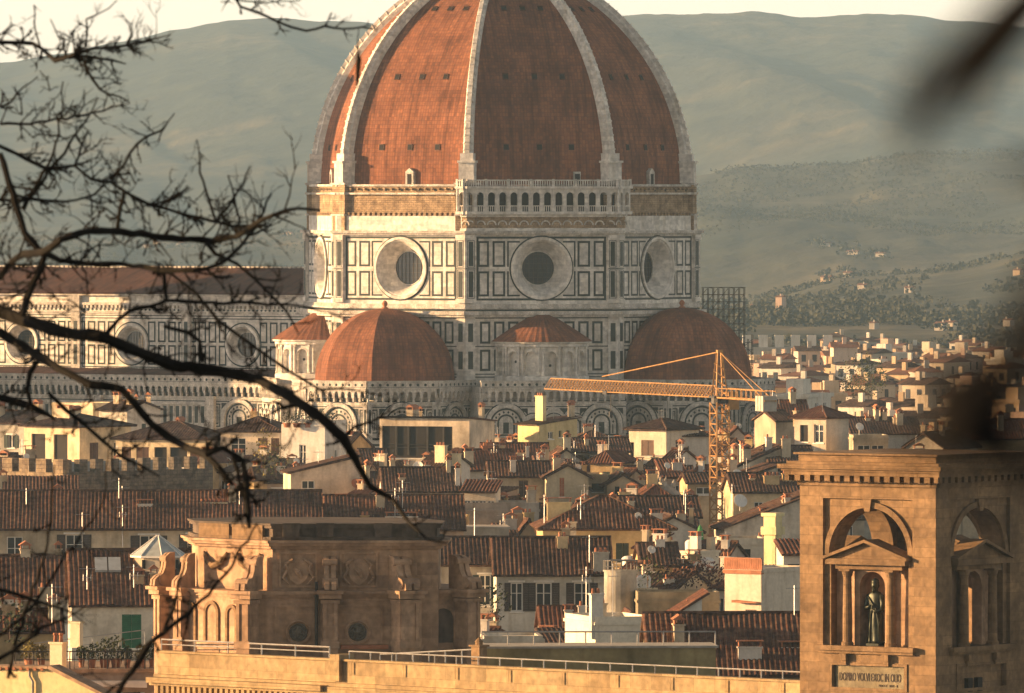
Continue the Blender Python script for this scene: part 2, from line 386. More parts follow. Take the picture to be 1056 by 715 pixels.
# ================================================================ terrain
def interp(x, pts):
    if x <= pts[0][0]: return pts[0][1]
    for (a, b), (c, d) in zip(pts, pts[1:]):
        if x <= c: 
            t = (x-a)/(c-a); return b+(d-b)*t
    return pts[-1][1]
def sm(t): t = max(0, min(1, t)); return t*t*(3-2*t)
NEAR = [(-800, 300), (300, 325), (767, 313), (815, 301), (868, 287), (936, 282), (987, 277), (1056, 261), (1300, 240), (1900, 250)]
MID = [(-800, 200), (0, 243), (200, 247), (400, 235), (640, 195), (722, 179), (752, 174), (835, 169), (879, 169), (902, 164), (987, 157), (1056, 156), (1400, 150), (2000, 170)]
FAR = [(-900, 95), (-300, 80), (0, 64), (44, 59), (117, 45), (178, 32), (235, 21), (285, 19), (330, 22), (420, 24), (520, 20), (638, 16), (725, 13), (770, 12), (841, 17), (892, 14), (937, 15), (976, 21), (1020, 22), (1056, 27), (1300, 40), (2000, 60)]
def sky_z(px, tab, Y): return HZ+(CY-interp(px, tab))*Y/FP
def ground_z(X, Y):
    if Y < 320:
        base = 52.2 if Y < 5 else 52.2-52.2*sm((Y-5)/300)
        return base if Y > -30 else base
    if Y < 2300: return 0.0
    px = CX+X/Y*FP
    pts = [(2300, 0), (3000, 54+(200-338)*3000/FP), (4300, sky_z(px, NEAR, 4300)), (4700, sky_z(px, NEAR, 4300)-14), (6200, sky_z(px, MID, 6200)), (6900, sky_z(px, MID, 6200)-35), (10000, sky_z(px, FAR, 10000)), (11200, sky_z(px, FAR, 10000)-45)]
    for (a, b), (c, d) in zip(pts, pts[1:]):
        if Y <= c:
            t = (Y-a)/(c-a); t = t*.55+sm(t)*.45
            z = b+(d-b)*t
            w = math.sin(math.pi*min(1, max(0, (Y-a)/(c-a))))
            amp = 0 if Y < 2400 else (2 if Y < 3200 else (4 if Y < 4700 else (11 if Y < 6900 else 20)))
            n = .45*noise.fractal(Vector((X/(260 if Y < 6900 else 420), Y/700, 3.1)), 1.0, 2.1, 5)+1.5*noise.fractal(Vector((X/(110 if Y < 4700 else 210)+Y/1400, Y/2600, 7.7)), 1.0, 2.0, 4)
            n2 = noise.fractal(Vector((X/40, Y/150, 9)), 1.0, 2.0, 3)
            return z+n*amp*w+n2*(1.0 if Y > 2600 else 0)*(1 if Y < 5000 else 2.2)
    return pts[-1][1]
tb = MB(); cols = [-2600+i*45 for i in range(60)]+[100+i*5 for i in range(210)]+[1150+i*45 for i in range(60)]
cols = sorted(set([c for c in cols if c <= -200]+[-200+i*5 for i in range(300)]+[c for c in cols if c > 1300]))
rows = [-400, -100, 0, 5]+[20+i*20 for i in range(16)]+[400, 800, 1300, 1800, 2300]+[2350+i*65 for i in range(60)]+[6300+i*95 for i in range(52)]
nC = len(cols); tv = []
for Y in rows:
    for c in cols:
        X = (c-CX)/FP*max(Y, 1500) if Y < 1500 else (c-CX)/FP*Y
        if Y < 1500: X *= 1.6
        tv.append((X, Y, ground_z(X, Y)))
tf = [(j*nC+i, j*nC+i+1, (j+1)*nC+i+1, (j+1)*nC+i) for j in range(len(rows)-1) for i in range(nC-1)]
tb.faces(tv, tf)
m, nt, b = new_mat('terrain', 1.0)
n1 = noisetex(nt, .004, 8, stretch=(1, 1.3, 2)); n2 = noisetex(nt, .03, 6, stretch=(1, .5, 1)); n3 = noisetex(nt, .0016, 5)
c1 = ramp(nt, n1, [(.35, (.018, .025, .018)), (.53, (.030, .035, .023)), (.62, (.070, .062, .036)), (.8, (.10, .082, .05))])
c2 = mixc(nt, 'MULTIPLY', .9, c1, ramp(nt, n2, [(.32, (.35, .4, .35)), (.6, (1.3, 1.25, 1.1))]))
c3 = mixc(nt, 'MIX', ramp(nt, n3, [(.45, (0, 0, 0)), (.65, (.2, .2, .2))]), c2, (.11, .085, .055))
nt.links.new(c3, b.inputs['Base Color']); bump(nt, b, n2, .9, 7.0)
struct(tb.build('terrain', m, smooth=True))
# woods scattered over the hillsides: clumps of crown-shaped faces (nobody could count them)
wb = MB(); wr = random.Random(3)
def clump(mb, c, r, rr, n=10):
    for _ in range(n):
        d = Vector((rr.gauss(0, 1), rr.gauss(0, 1), rr.gauss(0, .8))).normalized()*r*rr.uniform(.45, 1)
        q = Vector(c)+d; s = r*rr.uniform(.28, .5)
        a = Vector((rr.gauss(0, 1), rr.gauss(0, 1), rr.gauss(0, 1))).normalized(); bq = a.orthogonal().normalized(); cq = a.cross(bq)
        mb.poly([q+bq*s, q+cq*s, q-bq*s, q-cq*s])
for _ in range(19000):
    px = wr.uniform(700, 1110) if wr.random() < .82 else wr.uniform(-60, 330)
    Y = wr.choice([wr.uniform(2500, 3200), wr.uniform(3000, 4350), wr.uniform(3000, 4350), wr.uniform(5200, 6300), wr.uniform(5200, 6300)]) if px > 400 else wr.uniform(5400, 6300)
    X = (px-CX)/FP*Y
    dn = noise.noise(Vector((X/70, Y/160, 0))); 
    if Y < 4400 and dn < .05 and not (Y > 4250) and not (Y < 2950 and wr.random() < .55): continue
    if dn < -.15: continue
    h = wr.choice([1, 1, 1.7])*wr.uniform(1.0, 2.3) if Y < 4500 else wr.uniform(.9, 2.4)
    z = ground_z(X, Y); clump(wb, (X, Y, z+h*.45), h*.55, wr, 9)
VS = [(851, 281), (873, 281), (803, 318), (779, 322), (968, 335), (851, 250), (907, 262), (878, 258), (150, 252), (185, 250), (296, 240), (936, 297)]
for vx, vy in VS:                                   # tree groups round the villas
    for _ in range(16):
        px = vx+wr.gauss(0, 9); py = vy+3+wr.gauss(0, 2); Yb = min(range(2500, 6200, 40), key=lambda y: abs(ground_z((px-CX)/FP*y, y)-(HZ+(CY-py)*y/FP)))
        X = (px-CX)/FP*Yb; h = wr.uniform(2, 5); clump(wb, (X, Yb, ground_z(X, Yb)+h*.45), h*.5, wr, 8)
for i in range(150):                                # ridge-top woods of the middle hill
    px = 735+i*2.2+wr.uniform(-1, 1); Y = 6180+wr.uniform(-30, 30)
    X = (px-CX)/FP*Y; z = ground_z(X, Y); h = wr.uniform(1.8, 3.6); clump(wb, (X, Y, z+h*.5), h*.55, wr, 8)
tag(wb.build('woodland', leafmat('wood_leaves', (.036, .038, .023))), 'dark woods and scrub scattered over the hillsides beyond the town', 'woods', kind='stuff')

# haze: one closed box of even air round everything
hb = MB(); hb.bx(-4200, 4200, -600, 11300, -3, 290)
hm = bpy.data.materials.new('haze'); hm.use_nodes = True; hn = hm.node_tree; hn.nodes.clear()
pv = hn.nodes.new('ShaderNodeVolumePrincipled'); pv.inputs['Density'].default_value = 5.4e-5; pv.inputs['Color'].default_value = (.46, .72, 1.0, 1); pv.inputs['Anisotropy'].default_value = 0.0
ho = hn.nodes.new('ShaderNodeOutputMaterial'); hn.links.new(pv.outputs[0], ho.inputs['Volume'])
tag(hb.build('haze', hm), None, None, kind='stuff')

# ================================================================ cathedral
CC = Vector((-1.5, 1300, 0)); CR = R_(-32.5)
cat = thing('cathedral', 'cathedral with huge octagonal red tiled dome and green and white marble walls', 'cathedral', CC, CR)
S8, C8 = math.sin(math.pi/8), math.cos(math.pi/8)
def panels(gr, pk, xs, zrows, w, b=.2, fill=None):
    for x in xs:
        for z0, z1 in zrows:
            frame(gr, x-w/2, x+w/2, z0, z1, b)
def oculus(par, M, cz, ro, ri, dep, matring=None):
    mb = MB(); mb.M = M
    n = 40
    def ring(r, y): return [(r*math.cos(2*math.pi*i/n), y, cz+r*math.sin(2*math.pi*i/n)) for i in range(n)]
    prof = [(ro+.45, .01), (ro+.45, -.28), (ro+.1, -.28), (ro, -.1), (ro-.15, .0), ((ro+ri)/2, dep*.5), (ri+.12, dep), (ri+.12, dep-.12), (ri, dep-.12), (ri, dep+.2)]
    pts = []; 
    for r, y in prof: pts += ring(r, y)
    mb.faces(pts, [(j*n+i, j*n+(i+1) % n, (j+1)*n+(i+1) % n, (j+1)*n+i) for j in range(len(prof)-1) for i in range(n)])
    o = mb.build('oculus', matring or M_marble, par, smooth=False)
    g = MB(); g.M = M; disc(g, 0, cz, ri+.1, dep+.1, 32); g.build('pane', M_glass, o)
    t = MB(); t.M = M
    for k in range(-3, 4):
        x = k*ri/3.6; hgt = math.sqrt(ri*ri-x*x); t.bx(x-.03, x+.03, dep+.02, dep+.08, cz-hgt, cz+hgt); t.bx(-hgt, hgt, dep+.03, dep+.07, cz+x-.03, cz+x+.03)
    t.k = 0; archr = [(ro+.55, -.32), (ro+.75, -.32)]
    t.build('tracery', M_dmetal, o)
    return o
def wall_hole(mb, x0, x1, z0, z1, cx, cz, r, n=48):
    an = sorted([2*math.pi*i/n for i in range(n)]+[math.atan2(z-cz, x-cx) % (2*math.pi) for x in (x0, x1) for z in (z0, z1)])
    def edge(a):
        c, s = math.cos(a), math.sin(a); t = 1e9
        if c > 1e-9: t = min(t, (x1-cx)/c)
        if c < -1e-9: t = min(t, (x0-cx)/c)
        if s > 1e-9: t = min(t, (z1-cz)/s)
        if s < -1e-9: t = min(t, (z0-cz)/s)
        return (cx+c*t, 0, cz+s*t)
    for a, b in zip(an, an[1:]+[an[0]]):
        if abs(a-b) < 1e-7: continue
        mb.poly([edge(a), edge(b), (cx+r*math.cos(b), 0, cz+r*math.sin(b)), (cx+r*math.cos(a), 0, cz+r*math.sin(a))])
def octring(mb, ro, ri, z0, z1):                   # octagonal ring moulding
    for k in range(8):
        a, b = (k-.5)*math.pi/4, (k+.5)*math.pi/4
        p = lambda r, t: (r*math.cos(t), r*math.sin(t))
        mb.zprism([p(ri, a), p(ro, a), p(ro, b), p(ri, b)], z0, z1)
RD = 27.4; AP = RD*C8; HWD = RD*S8
wall, inl, trim, pil, fri = MB(), MB(), MB(), MB(), MB()
for k in range(8):
    M = FM(AP*math.cos(k*math.pi/4), AP*math.sin(k*math.pi/4), 0, k*math.pi/4)
    for mb in (wall, inl, trim, pil, fri): mb.M = M
    wallp(wall, -HWD, HWD, 0, 39.2); wall_hole(wall, -HWD, HWD, 39.2, 48.4, 0, 43.9, 3.75); wallp(wall, -HWD, HWD, 48.4, 51.0)
    # lower drum: two rows of panels, stripes
    for z0, z1 in ((29.9, 33.0), (33.6, 36.8)):
        for i in range(-4, 5):
            x = i*1.95; frame(inl, x-.72, x+.72, z0+.1, z1-.1, .3)
        for sx in (-1, 1):
            inl.bx(sx*9.9-.33, sx*9.9+.33, -.44, -.38, z0+.35, z1-.35)
    for zz in (29.1, 29.5, 33.25, 37.1): inl.bx(-HWD+1.2, HWD-1.2, -.02, .02, zz, zz+.14)
    pil.build('corner_pilasters', M_marble, cat) if 0 else None
    # oculus zone
    frame(inl, -9.0, 9.0, 39.55, 48.2, .28)
    for x, w in ((5.9, 1.75), (8.05, 1.55)):
        for sx in (-1, 1):
            for z0, z1 in ((40.1, 43.5), (44.1, 47.6)): frame(inl, sx*x-w/2, sx*x+w/2, z0, z1, .28)
    for sx in (-1, 1):                             # panels cut by the oculus
        for z0, z1, zc in ((40.1, 43.5, 40.1), (44.1, 47.6, 47.6)):
            zz = (z1, z0)[zc == z0]
            a, b = sorted((sx*4.75, sx*4.53)); inl.bx(a, b, -.03, .02, z0, z1)
            zf = z0 if zc == z0 else z1-.22
            a, b = sorted((sx*3.0 if True else 0, sx*4.53)); inl.bx(a, b, -.03, .02, zf, zf+.22)
            inl.M = M
    n = 40
    for i in range(n):                             # dark circle round the oculus
        a, b = 2*math.pi*i/n, 2*math.pi*(i+1)/n; q = lambda r, t: (r*math.cos(t), 43.9+r*math.sin(t))
        inl.prism([q(4.2, a), q(4.45, a), q(4.45, b), q(4.2, b)], -.04, .02)
    for sx in (-1, 1):                             # corner pilasters
        a, b = sorted((sx*9.25, sx*(HWD+.12)))
        for z0, z1 in ((28.6, 37.3), (39.2, 48.4)):
            pil.bx(a, b, -.38, .3, z0, z1)
        for z0, z1 in ((40.0, 43.5), (44.2, 47.5)):
            inl.bx(sx*9.85-.3, sx*9.85+.3, -.42, -.36, z0, z1); frame(inl, sx*9.85-.5, sx*9.85+.5, z0-.2, z1+.2, .07, -.41, -.37)
        inl.bx(a, b, -.41, -.36, 43.78, 43.9)
        pil.bx(a-.08, b+.08, -.55, .3, 47.7, 48.4); pil.bx(a-.08, b+.08, -.55, .3, 39.2, 39.7)
    pil.build('corner_pilaster', M_marble, cat); pil = MB()
    if k != 7:                                     # rough unfinished band with its corbel stubs and ledge
        fri.bx(-HWD+.5, HWD-.5, .35, 1.2, 49.1, 55.0)
        for i in range(22): fri.bx(-8.8+i*.83, -8.8+i*.83+.42, -.05, .4, 51.0, 51.45)
        trim.bx(-HWD+.3, HWD-.3, -.15, .9, 53.9, 54.15); trim.bx(-HWD+.9, HWD-.9, .05, .9, 49.0, 49.5)
        for i in range(16): fri.bx(-8.4+i*1.1, -8.4+i*1.1+.3, .0, .5, 54.5, 54.8)
        trim.bx(-HWD+.2, HWD-.2, 0, 1.2, 55.0, 55.3)
        for i in range(-9, 10):
            if i % 3 == 0: inl.bx(i*.9-.2, i*.9+.2, .33, .36, 54.35, 54.6)
for mb in (wall, inl, trim, fri): mb.M = Matrix.Identity(4)
for k in range(8):                                  # corner piers above the cornice
    t = (k+.5)*math.pi/4; c, s = math.cos(t), math.sin(t)
    fri.M = Matrix.Translation((26.35*c, 26.35*s, 0)) @ Matrix.Rotation(t, 4, 'Z')
    fri.bx(-1.0, .75, -1.5, 1.5, 48.9, 55.2)
    trim.M = fri.M; trim.bx(-1.0, .95, -1.65, 1.65, 53.9, 54.2); trim.bx(-1.0, .95, -1.7, 1.7, 55.2, 55.5); trim.bx(-1.0, .95, -1.6, 1.6, 51.0, 51.25)
fri.M = trim.M = Matrix.Identity(4)
for ro, ri, z0, z1 in ((28.4, 26.9, 37.3, 37.6), (28.75, 26.9, 37.6, 38.1), (28.1, 26.9, 38.4, 38.6), (27.9, 26.9, 38.6, 39.05), (27.95, 26.9, 48.4, 48.62), (28.35, 26.9, 48.62, 49.0)): octring(trim, ro, ri, z0, z1)
octring(inl, 27.75, 26.9, 38.1, 38.3)
w = wall.build('drum', M_marble, cat); inl.build('marble_inlay', M_green, w); trim.build('cornices', M_marble_w, w); fri.build('masonry_band', M_rough, w)
for k in range(8): oculus(cat, FM(AP*math.cos(k*math.pi/4), AP*math.sin(k*math.pi/4), 0, k*math.pi/4), 43.9, 3.8, 2.25, 2.1)
# arcaded gallery on the face nearest the viewer, wrapping both corners
gal, gd = MB(), MB()
for k, x0, x1, n in ((7, -10.9, 10.9, 14), (0, -11.05, -7.85, 2), (6, 9.45, 11.05, 1)):
    M = FM(AP*math.cos(k*math.pi/4), AP*math.sin(k*math.pi/4), 0, k*math.pi/4)
    gal.M = gd.M = M; bw = (x1-x0)/n
    y = -.55
    for i in range(n):
        a = x0+i*bw; archp(gal, a, a+bw, 51.6, 54.7, a+bw/2, bw*.32, 53.7, .45, y, back=True)
        gal.bx(a-.09, a+.09, y-.1, y, 51.6, 54.7)
        for j in range(4): gal.bx(a+bw*.2+j*bw*.18, a+bw*.2+j*bw*.18+.1, y+.12, y+.24, 51.6, 52.3)
        gal.bx(a+bw*.18, a+bw*.82, y+.08, y+.28, 52.3, 52.42)
    gal.bx(x0-.15, x1+.15, y-.25, .9, 51.2, 51.6); gal.bx(x0-.2, x1+.2, y-.3, .9, 54.7, 55.0)
    gal.bx(x0-.1, x1+.1, y-.1, y+.15, 55.75, 55.92)
    for j in range(int((x1-x0)/.33)): gal.bx(x0+j*.33, x0+j*.33+.14, y-.05, y+.1, 55.0, 55.75)
    for i in range(n+1):
        if i % 2 == 0: gal.bx(x0+i*bw-.16, x0+i*bw+.16, y-.1, y+.2, 55.0, 56.0)
    gd.bx(x0+.2, x1-.2, .35, .6, 51.6, 54.7)
    # carved frieze under the gallery
    gal.bx(x0+.3, x1-.3, -.25, .6, 50.85, 51.2); gal.bx(x0+.3, x1-.3, -.3, .6, 49.0, 49.35)
    gd.k = 1; gd.bx(x0+.4, x1-.4, -.02, .5, 49.35, 50.85); gd.k = 2
    for i in range(int((x1-x0)/1.5)):
        cx = x0+1.0+i*1.5; archring(gd, cx, .5, .68, 49.75, -.1, -.021, 8)
    gd.k = 0
g = gal.build('gallery', M_marble, cat); gd.build('gallery_back', [M_dark, M_rough, M_marble_w], g)
# dome shell and ribs
RHO, R0, ZB = 30.9, 25.6, 55.3
def dprof(z): h = z-ZB; return R0-(RHO-math.sqrt(max(0, RHO*RHO-h*h)))
zs = [ZB+29.6*math.sin(math.pi/2*i/36) for i in range(37)]
sh = MB(); arc = 0; prev = None; arcs = []
for z in zs:
    q = (dprof(z), z); arc += 0 if prev is None else math.hypot(q[0]-prev[0], q[1]-prev[1]); prev = q; arcs.append(arc)
for k in range(8):
    a, b = (k-.5)*math.pi/4, (k+.5)*math.pi/4; NS = 6
    pts, uvs = [], []
    for z, ar in zip(zs, arcs):
        r = dprof(z); A = Vector((r*math.cos(a), r*math.sin(a), z)); B = Vector((r*math.cos(b), r*math.sin(b), z)); h = r*S8
        for i in range(NS+1): pts.append(A.lerp(B, i/NS)); uvs.append((-h+2*h*i/NS+40, ar))
    sh.faces(pts, [(j*(NS+1)+i, j*(NS+1)+i+1, (j+1)*(NS+1)+i+1, (j+1)*(NS+1)+i) for j in range(36) for i in range(NS)], uvs)
dome = sh.build('dome', M_tile_dome, cat)
for k in range(8):
    t = (k+.5)*math.pi/4; rb = MB(); rb.M = Matrix.Rotation(t, 4, 'Z')
    pts = []
    for z in zs:
        h = z-ZB; r = dprof(z); nx = math.sqrt(max(.02, 1-(h/RHO)**2)); nz = h/RHO; w = .7-.28*h/31
        for (dr, dy) in ((-.6, -w), (.55, -w), (.75, -w*.55), (1.25, -w*.5), (1.25, w*.5), (.75, w*.55), (.55, w), (-.6, w)):
            pts.append((r+dr*nx, dy, z+dr*nz))
    rb.faces(pts, [(j*8+i, j*8+(i+1) % 8, (j+1)*8+(i+1) % 8, (j+1)*8+i) for j in range(36) for i in range(8)])
    for i in range(3, 33):                          # weathered joints of the rib blocks
        z = ZB+i*.92; h = z-ZB
        if h > 28: break
        r = dprof(z); nx = math.sqrt(1-(h/RHO)**2); nz = h/RHO; w = .74-.28*h/31
        rb.faces([(r+.5*nx-.07*nz*0, -w, z-.09), (r+1.36*nx, -w*.52, z+1.3*nz-.09), (r+1.36*nx, w*.52, z+1.3*nz-.09), (r+.5*nx, w, z-.09), (r+.5*nx, -w, z+.09), (r+1.36*nx, -w*.52, z+1.3*nz+.09), (r+1.36*nx, w*.52, z+1.3*nz+.09), (r+.5*nx, w, z+.09)], [(0,1,5,4),(1,2,6,5),(2,3,7,6),(4,5,6,7),(0,3,2,1)])
    rb.bx(24.6, 27.1, -1.05, 1.05, 55.5, 58.2); rb.bx(24.6, 27.3, -1.2, 1.2, 58.2, 58.5); rb.bx(24.4, 26.8, -.9, .9, 58.5, 59.5)
    rb.build('rib', M_marble, dome)
for k in range(8):
    t = k*math.pi/4
    for z in (60.3, 69.9, 79.3):
        r = dprof(z)*C8; hw = dprof(z)*S8; h = z-ZB; al = math.asin(h/RHO)
        for fr in (-.48, .02, .5):
            o = MB(); o.M = FM(r*math.cos(t), r*math.sin(t), z, t) @ Matrix.Translation((hw*fr*.96, 0, 0)) @ Matrix.Rotation(-al, 4, 'X')
            frame(o, -.38, .38, -.38, .38, .05, -.12, .1); o.bx(-.4, .4, -.26, .1, .38, .44)
            o.k = 1; o.poly([(-.33, -.1, -.33), (.33, -.1, -.33), (.33, -.1, .33), (-.33, -.1, .33)])
            o.build('porthole', [M_wood, M_dark], dome)
    d = MB(); r = dprof(56)*C8; d.M = FM(r*math.cos(t), r*math.sin(t), 0, t); xx = .6 if k != 7 else 5.3
    if k != 7: d.prism([(xx-.65, 55.2), (xx+.65, 55.2), (xx+.65, 57.0), (xx, 57.5), (xx-.65, 57.0)], -.5, 1.2)
    else: d.prism([(xx-.5, 55.3), (xx+.5, 55.3), (xx+.5, 57.0), (xx-.5, 57.0)], -.3, 1.2)
    d.k = 1; d.bx(xx-.33, xx+.33, -.53, -.4, 55.3, 56.7); d.build('dormer', [M_marble_w, M_dark], dome)
cap = MB(); cap.lathe(0, 0, [(6.2, 83.5), (6.6, 84.0), (6.6, 85.2), (5.2, 85.4), (3.6, 85.6), (3.4, 94), (4.0, 94.6), (3.2, 95.5), (.3, 104)], 8); cap.build('lantern', M_marble, cat)

# shared treatment of the low outer walls (tribunes, chapels, aisles): parapet, corbels, blind arches
def lowwall(W_, G_, M, x0, x1, arches, ztop=28.8, strips=False, slim=False):
    W_.M = G_.M = M; L = x1-x0
    W_.bx(x0, x1, 0, .5, 0, 26.0)
    W_.bx(x0-.2, x1+.2, -.75, .5, 27.75, 27.95); W_.bx(x0-.15, x1+.15, -.62, -.3, 27.95, 28.65); W_.bx(x0-.25, x1+.25, -.72, -.15, 28.65, 28.85)
    W_.bx(x0-.1, x1+.1, -.08, .5, 25.6, 25.8)
    n = max(1, int(L/.98)); s = L/n
    for i in range(n):
        cx = x0+(i+.5)*s
        archp(W_, cx-s/2, cx+s/2, 26.55, 27.75, cx, s*.3, 26.95, .2, -.6, zb=26.55, n=6, pointed=.5)
        W_.prism([(cx-s/2-.13, 26.0), (cx-s/2+.13, 26.0), (cx-s/2+.13, 26.55), (cx-s/2-.13, 26.55)], -.45, 0)
        disc(G_, cx, 28.3, .2, -.63, 8)
    G_.bx(x0, x1, -.012, .1, 26.02, 26.15)
    G_.bx(x0, x1, -.64, -.6, 27.97, 28.02); 
    for zz in (20.9, 20.1, 19.3, 25.25): G_.bx(x0, x1, -.03, .1, zz, zz+(.28 if zz < 25 else .14))
    if strips:
        m = max(1, int(L/1.05)); s = L/m
        for i in range(m):
            cx = x0+(i+.5)*s; G_.bx(cx-.26, cx+.26, -.03, .1, 22.3, 24.6); W_.bx(cx-s/2-.1, cx-s/2+.1, -.14, 0, 22.1, 24.8)
        W_.bx(x0, x1, -.25, 0, 24.8, 25.1); W_.bx(x0, x1, -.2, 0, 21.7, 22.1)
        return
    for cx, r in arches:
        archring(W_, cx, r-.02, r+.5, 22.9, -.32, .1, 14, 1.3)
        archring(G_, cx, r+.52, r+.66, 22.9, -.06, .1, 14, 1.3)
        archring(G_, cx, r-.34, r-.12, 22.9, -.04, .1, 12, 1.3); 
        if r > 1.7:
            archring(G_, cx, r*.42, r*.52, 23.1, -.04, .1, 10, 1.5)
            for k in range(8):
                t = math.pi*(k+.5)/8; q = (cx+r*.7*math.cos(t), 22.95+r*.7*math.sin(t)); G_.prism([(q[0]-.16, q[1]), (q[0], q[1]-.2), (q[0]+.16, q[1]), (q[0], q[1]+.2)], -.04, .05)
            for dx in (-1, 1): G_.bx(cx+dx*r*.66-.07, cx+dx*r*.66+.07, -.04, .1, 21.7, 22.9)
        G_.bx(cx-r*.16, cx+r*.16, -.045, .1, 21.7, 23.2)
        G_.bx(cx-r, cx+r, -.04, .1, 21.4, 21.6)
    edges = sorted([x0+.2]+[v for cx, r in arches for v in (cx-r-.75, cx+r+.75)]+[x1-.2])
    for a, b in zip(edges[0::2], edges[1::2]):
        if b-a > .5:
            frame(G_, a+.1, b-.1, 21.8, 25.0, .14, -.035, .05)
            if b-a > 1.1: frame(G_, a+.4, b-.4, 22.2, 24.6, .12, -.035, .05)
    for cx, r in arches:
        for sx in (-1, 1):
            q = cx+sx*(r+.62); G_.prism(sorted([(q-.0, 25.1), (q-sx*.85, 25.1), (q, 24.2)], key=lambda p: p[0]) if sx > 0 else [(q, 25.1), (q+.85, 25.1), (q, 24.2)], -.035, .05)
def gore_dome(mb, cx, cy, R, H, z0, sides=8, phase=.5, rho=None, ns=3, nz=16, tip=.5):
    d = R-tip; rho = rho or (H*H+d*d)/(2*d); ar = 0; prev = None; Z = [z0+H*math.sin(math.pi/2*i/nz) for i in range(nz+1)]
    rows_ = []
    for z in Z:
        h = z-z0; r = R-(rho-math.sqrt(max(0, rho*rho-h*h)))
        if prev: ar += math.hypot(r-prev[0], z-prev[1])
        prev = (r, z); rows_.append((r, z, ar))
    for k in range(sides):
        a, b = 2*math.pi*(k-phase)/sides, 2*math.pi*(k+1-phase)/sides
        pts, uv = [], []
        for r, z, ar in rows_:
            A = Vector((cx+r*math.cos(a), cy+r*math.sin(a), z)); B = Vector((cx+r*math.cos(b), cy+r*math.sin(b), z)); hw = (B-A).length/2
            for i in range(ns+1): pts.append(A.lerp(B, i/ns)); uv.append((50-hw+2*hw*i/ns, ar))
        mb.faces(pts, [(j*(ns+1)+i, j*(ns+1)+i+1, (j+1)*(ns+1)+i+1, (j+1)*(ns+1)+i) for j in range(nz) for i in range(ns)], uv)
def tribune(t, name):
    D = 29.3; cx, cy = D*math.cos(t), D*math.sin(t); RT = 12.2
    W_, G_ = MB(), MB()
    for k in range(-3, 4):
        a = t+k*math.pi/4
        if abs(k) == 3: continue
        M = FM(cx+RT*C8*math.cos(a), cy+RT*C8*math.sin(a), 0, a); hw = RT*S8
        lowwall(W_, G_, M, -hw, hw, [(0, 2.5)])
        W_.bx(-hw-.1, -hw+.55, -.4, .2, 0, 26.0); W_.bx(hw-.55, hw+.1, -.4, .2, 0, 26.0)
        for sx in (-1, 1): G_.bx(sx*(hw-.2)-.14, sx*(hw-.2)+.14, -.42, -.38, 21.8, 25.0)
    W_.M = Matrix.Identity(4)
    W_.zprism([(cx+(RT-.4)*math.cos(t+(k+.5)*math.pi/4), cy+(RT-.4)*math.sin(t+(k+.5)*math.pi/4)) for k in range(8)], 27.0, 28.2)
    W_.zprism([(cx+9.9*math.cos(t+(k+.5)*math.pi/4), cy+9.9*math.sin(t+(k+.5)*math.pi/4)) for k in range(8)], 28.2, 28.75)
    w = W_.build('tribune', M_marble_w, cat); G_.build('marble_inlay', M_green, w)
    d = MB(); gore_dome(d, cx, cy, 9.65, 9.7, 28.75); dd = d.build('tribune_dome', M_tile_dome, w)
    f = MB(); f.M = Matrix.Translation((cx, cy, 0)); f.lathe(0, 0, [(.6, 38.3), (.4, 38.6), (.2, 38.7), (.36, 38.95), (.4, 39.15), (.25, 39.4), (.03, 39.55)], 10); f.build('finial', M_terra, w, smooth=True)
for t in (-math.pi/2, 0, math.pi/2): tribune(t, 'tribune')
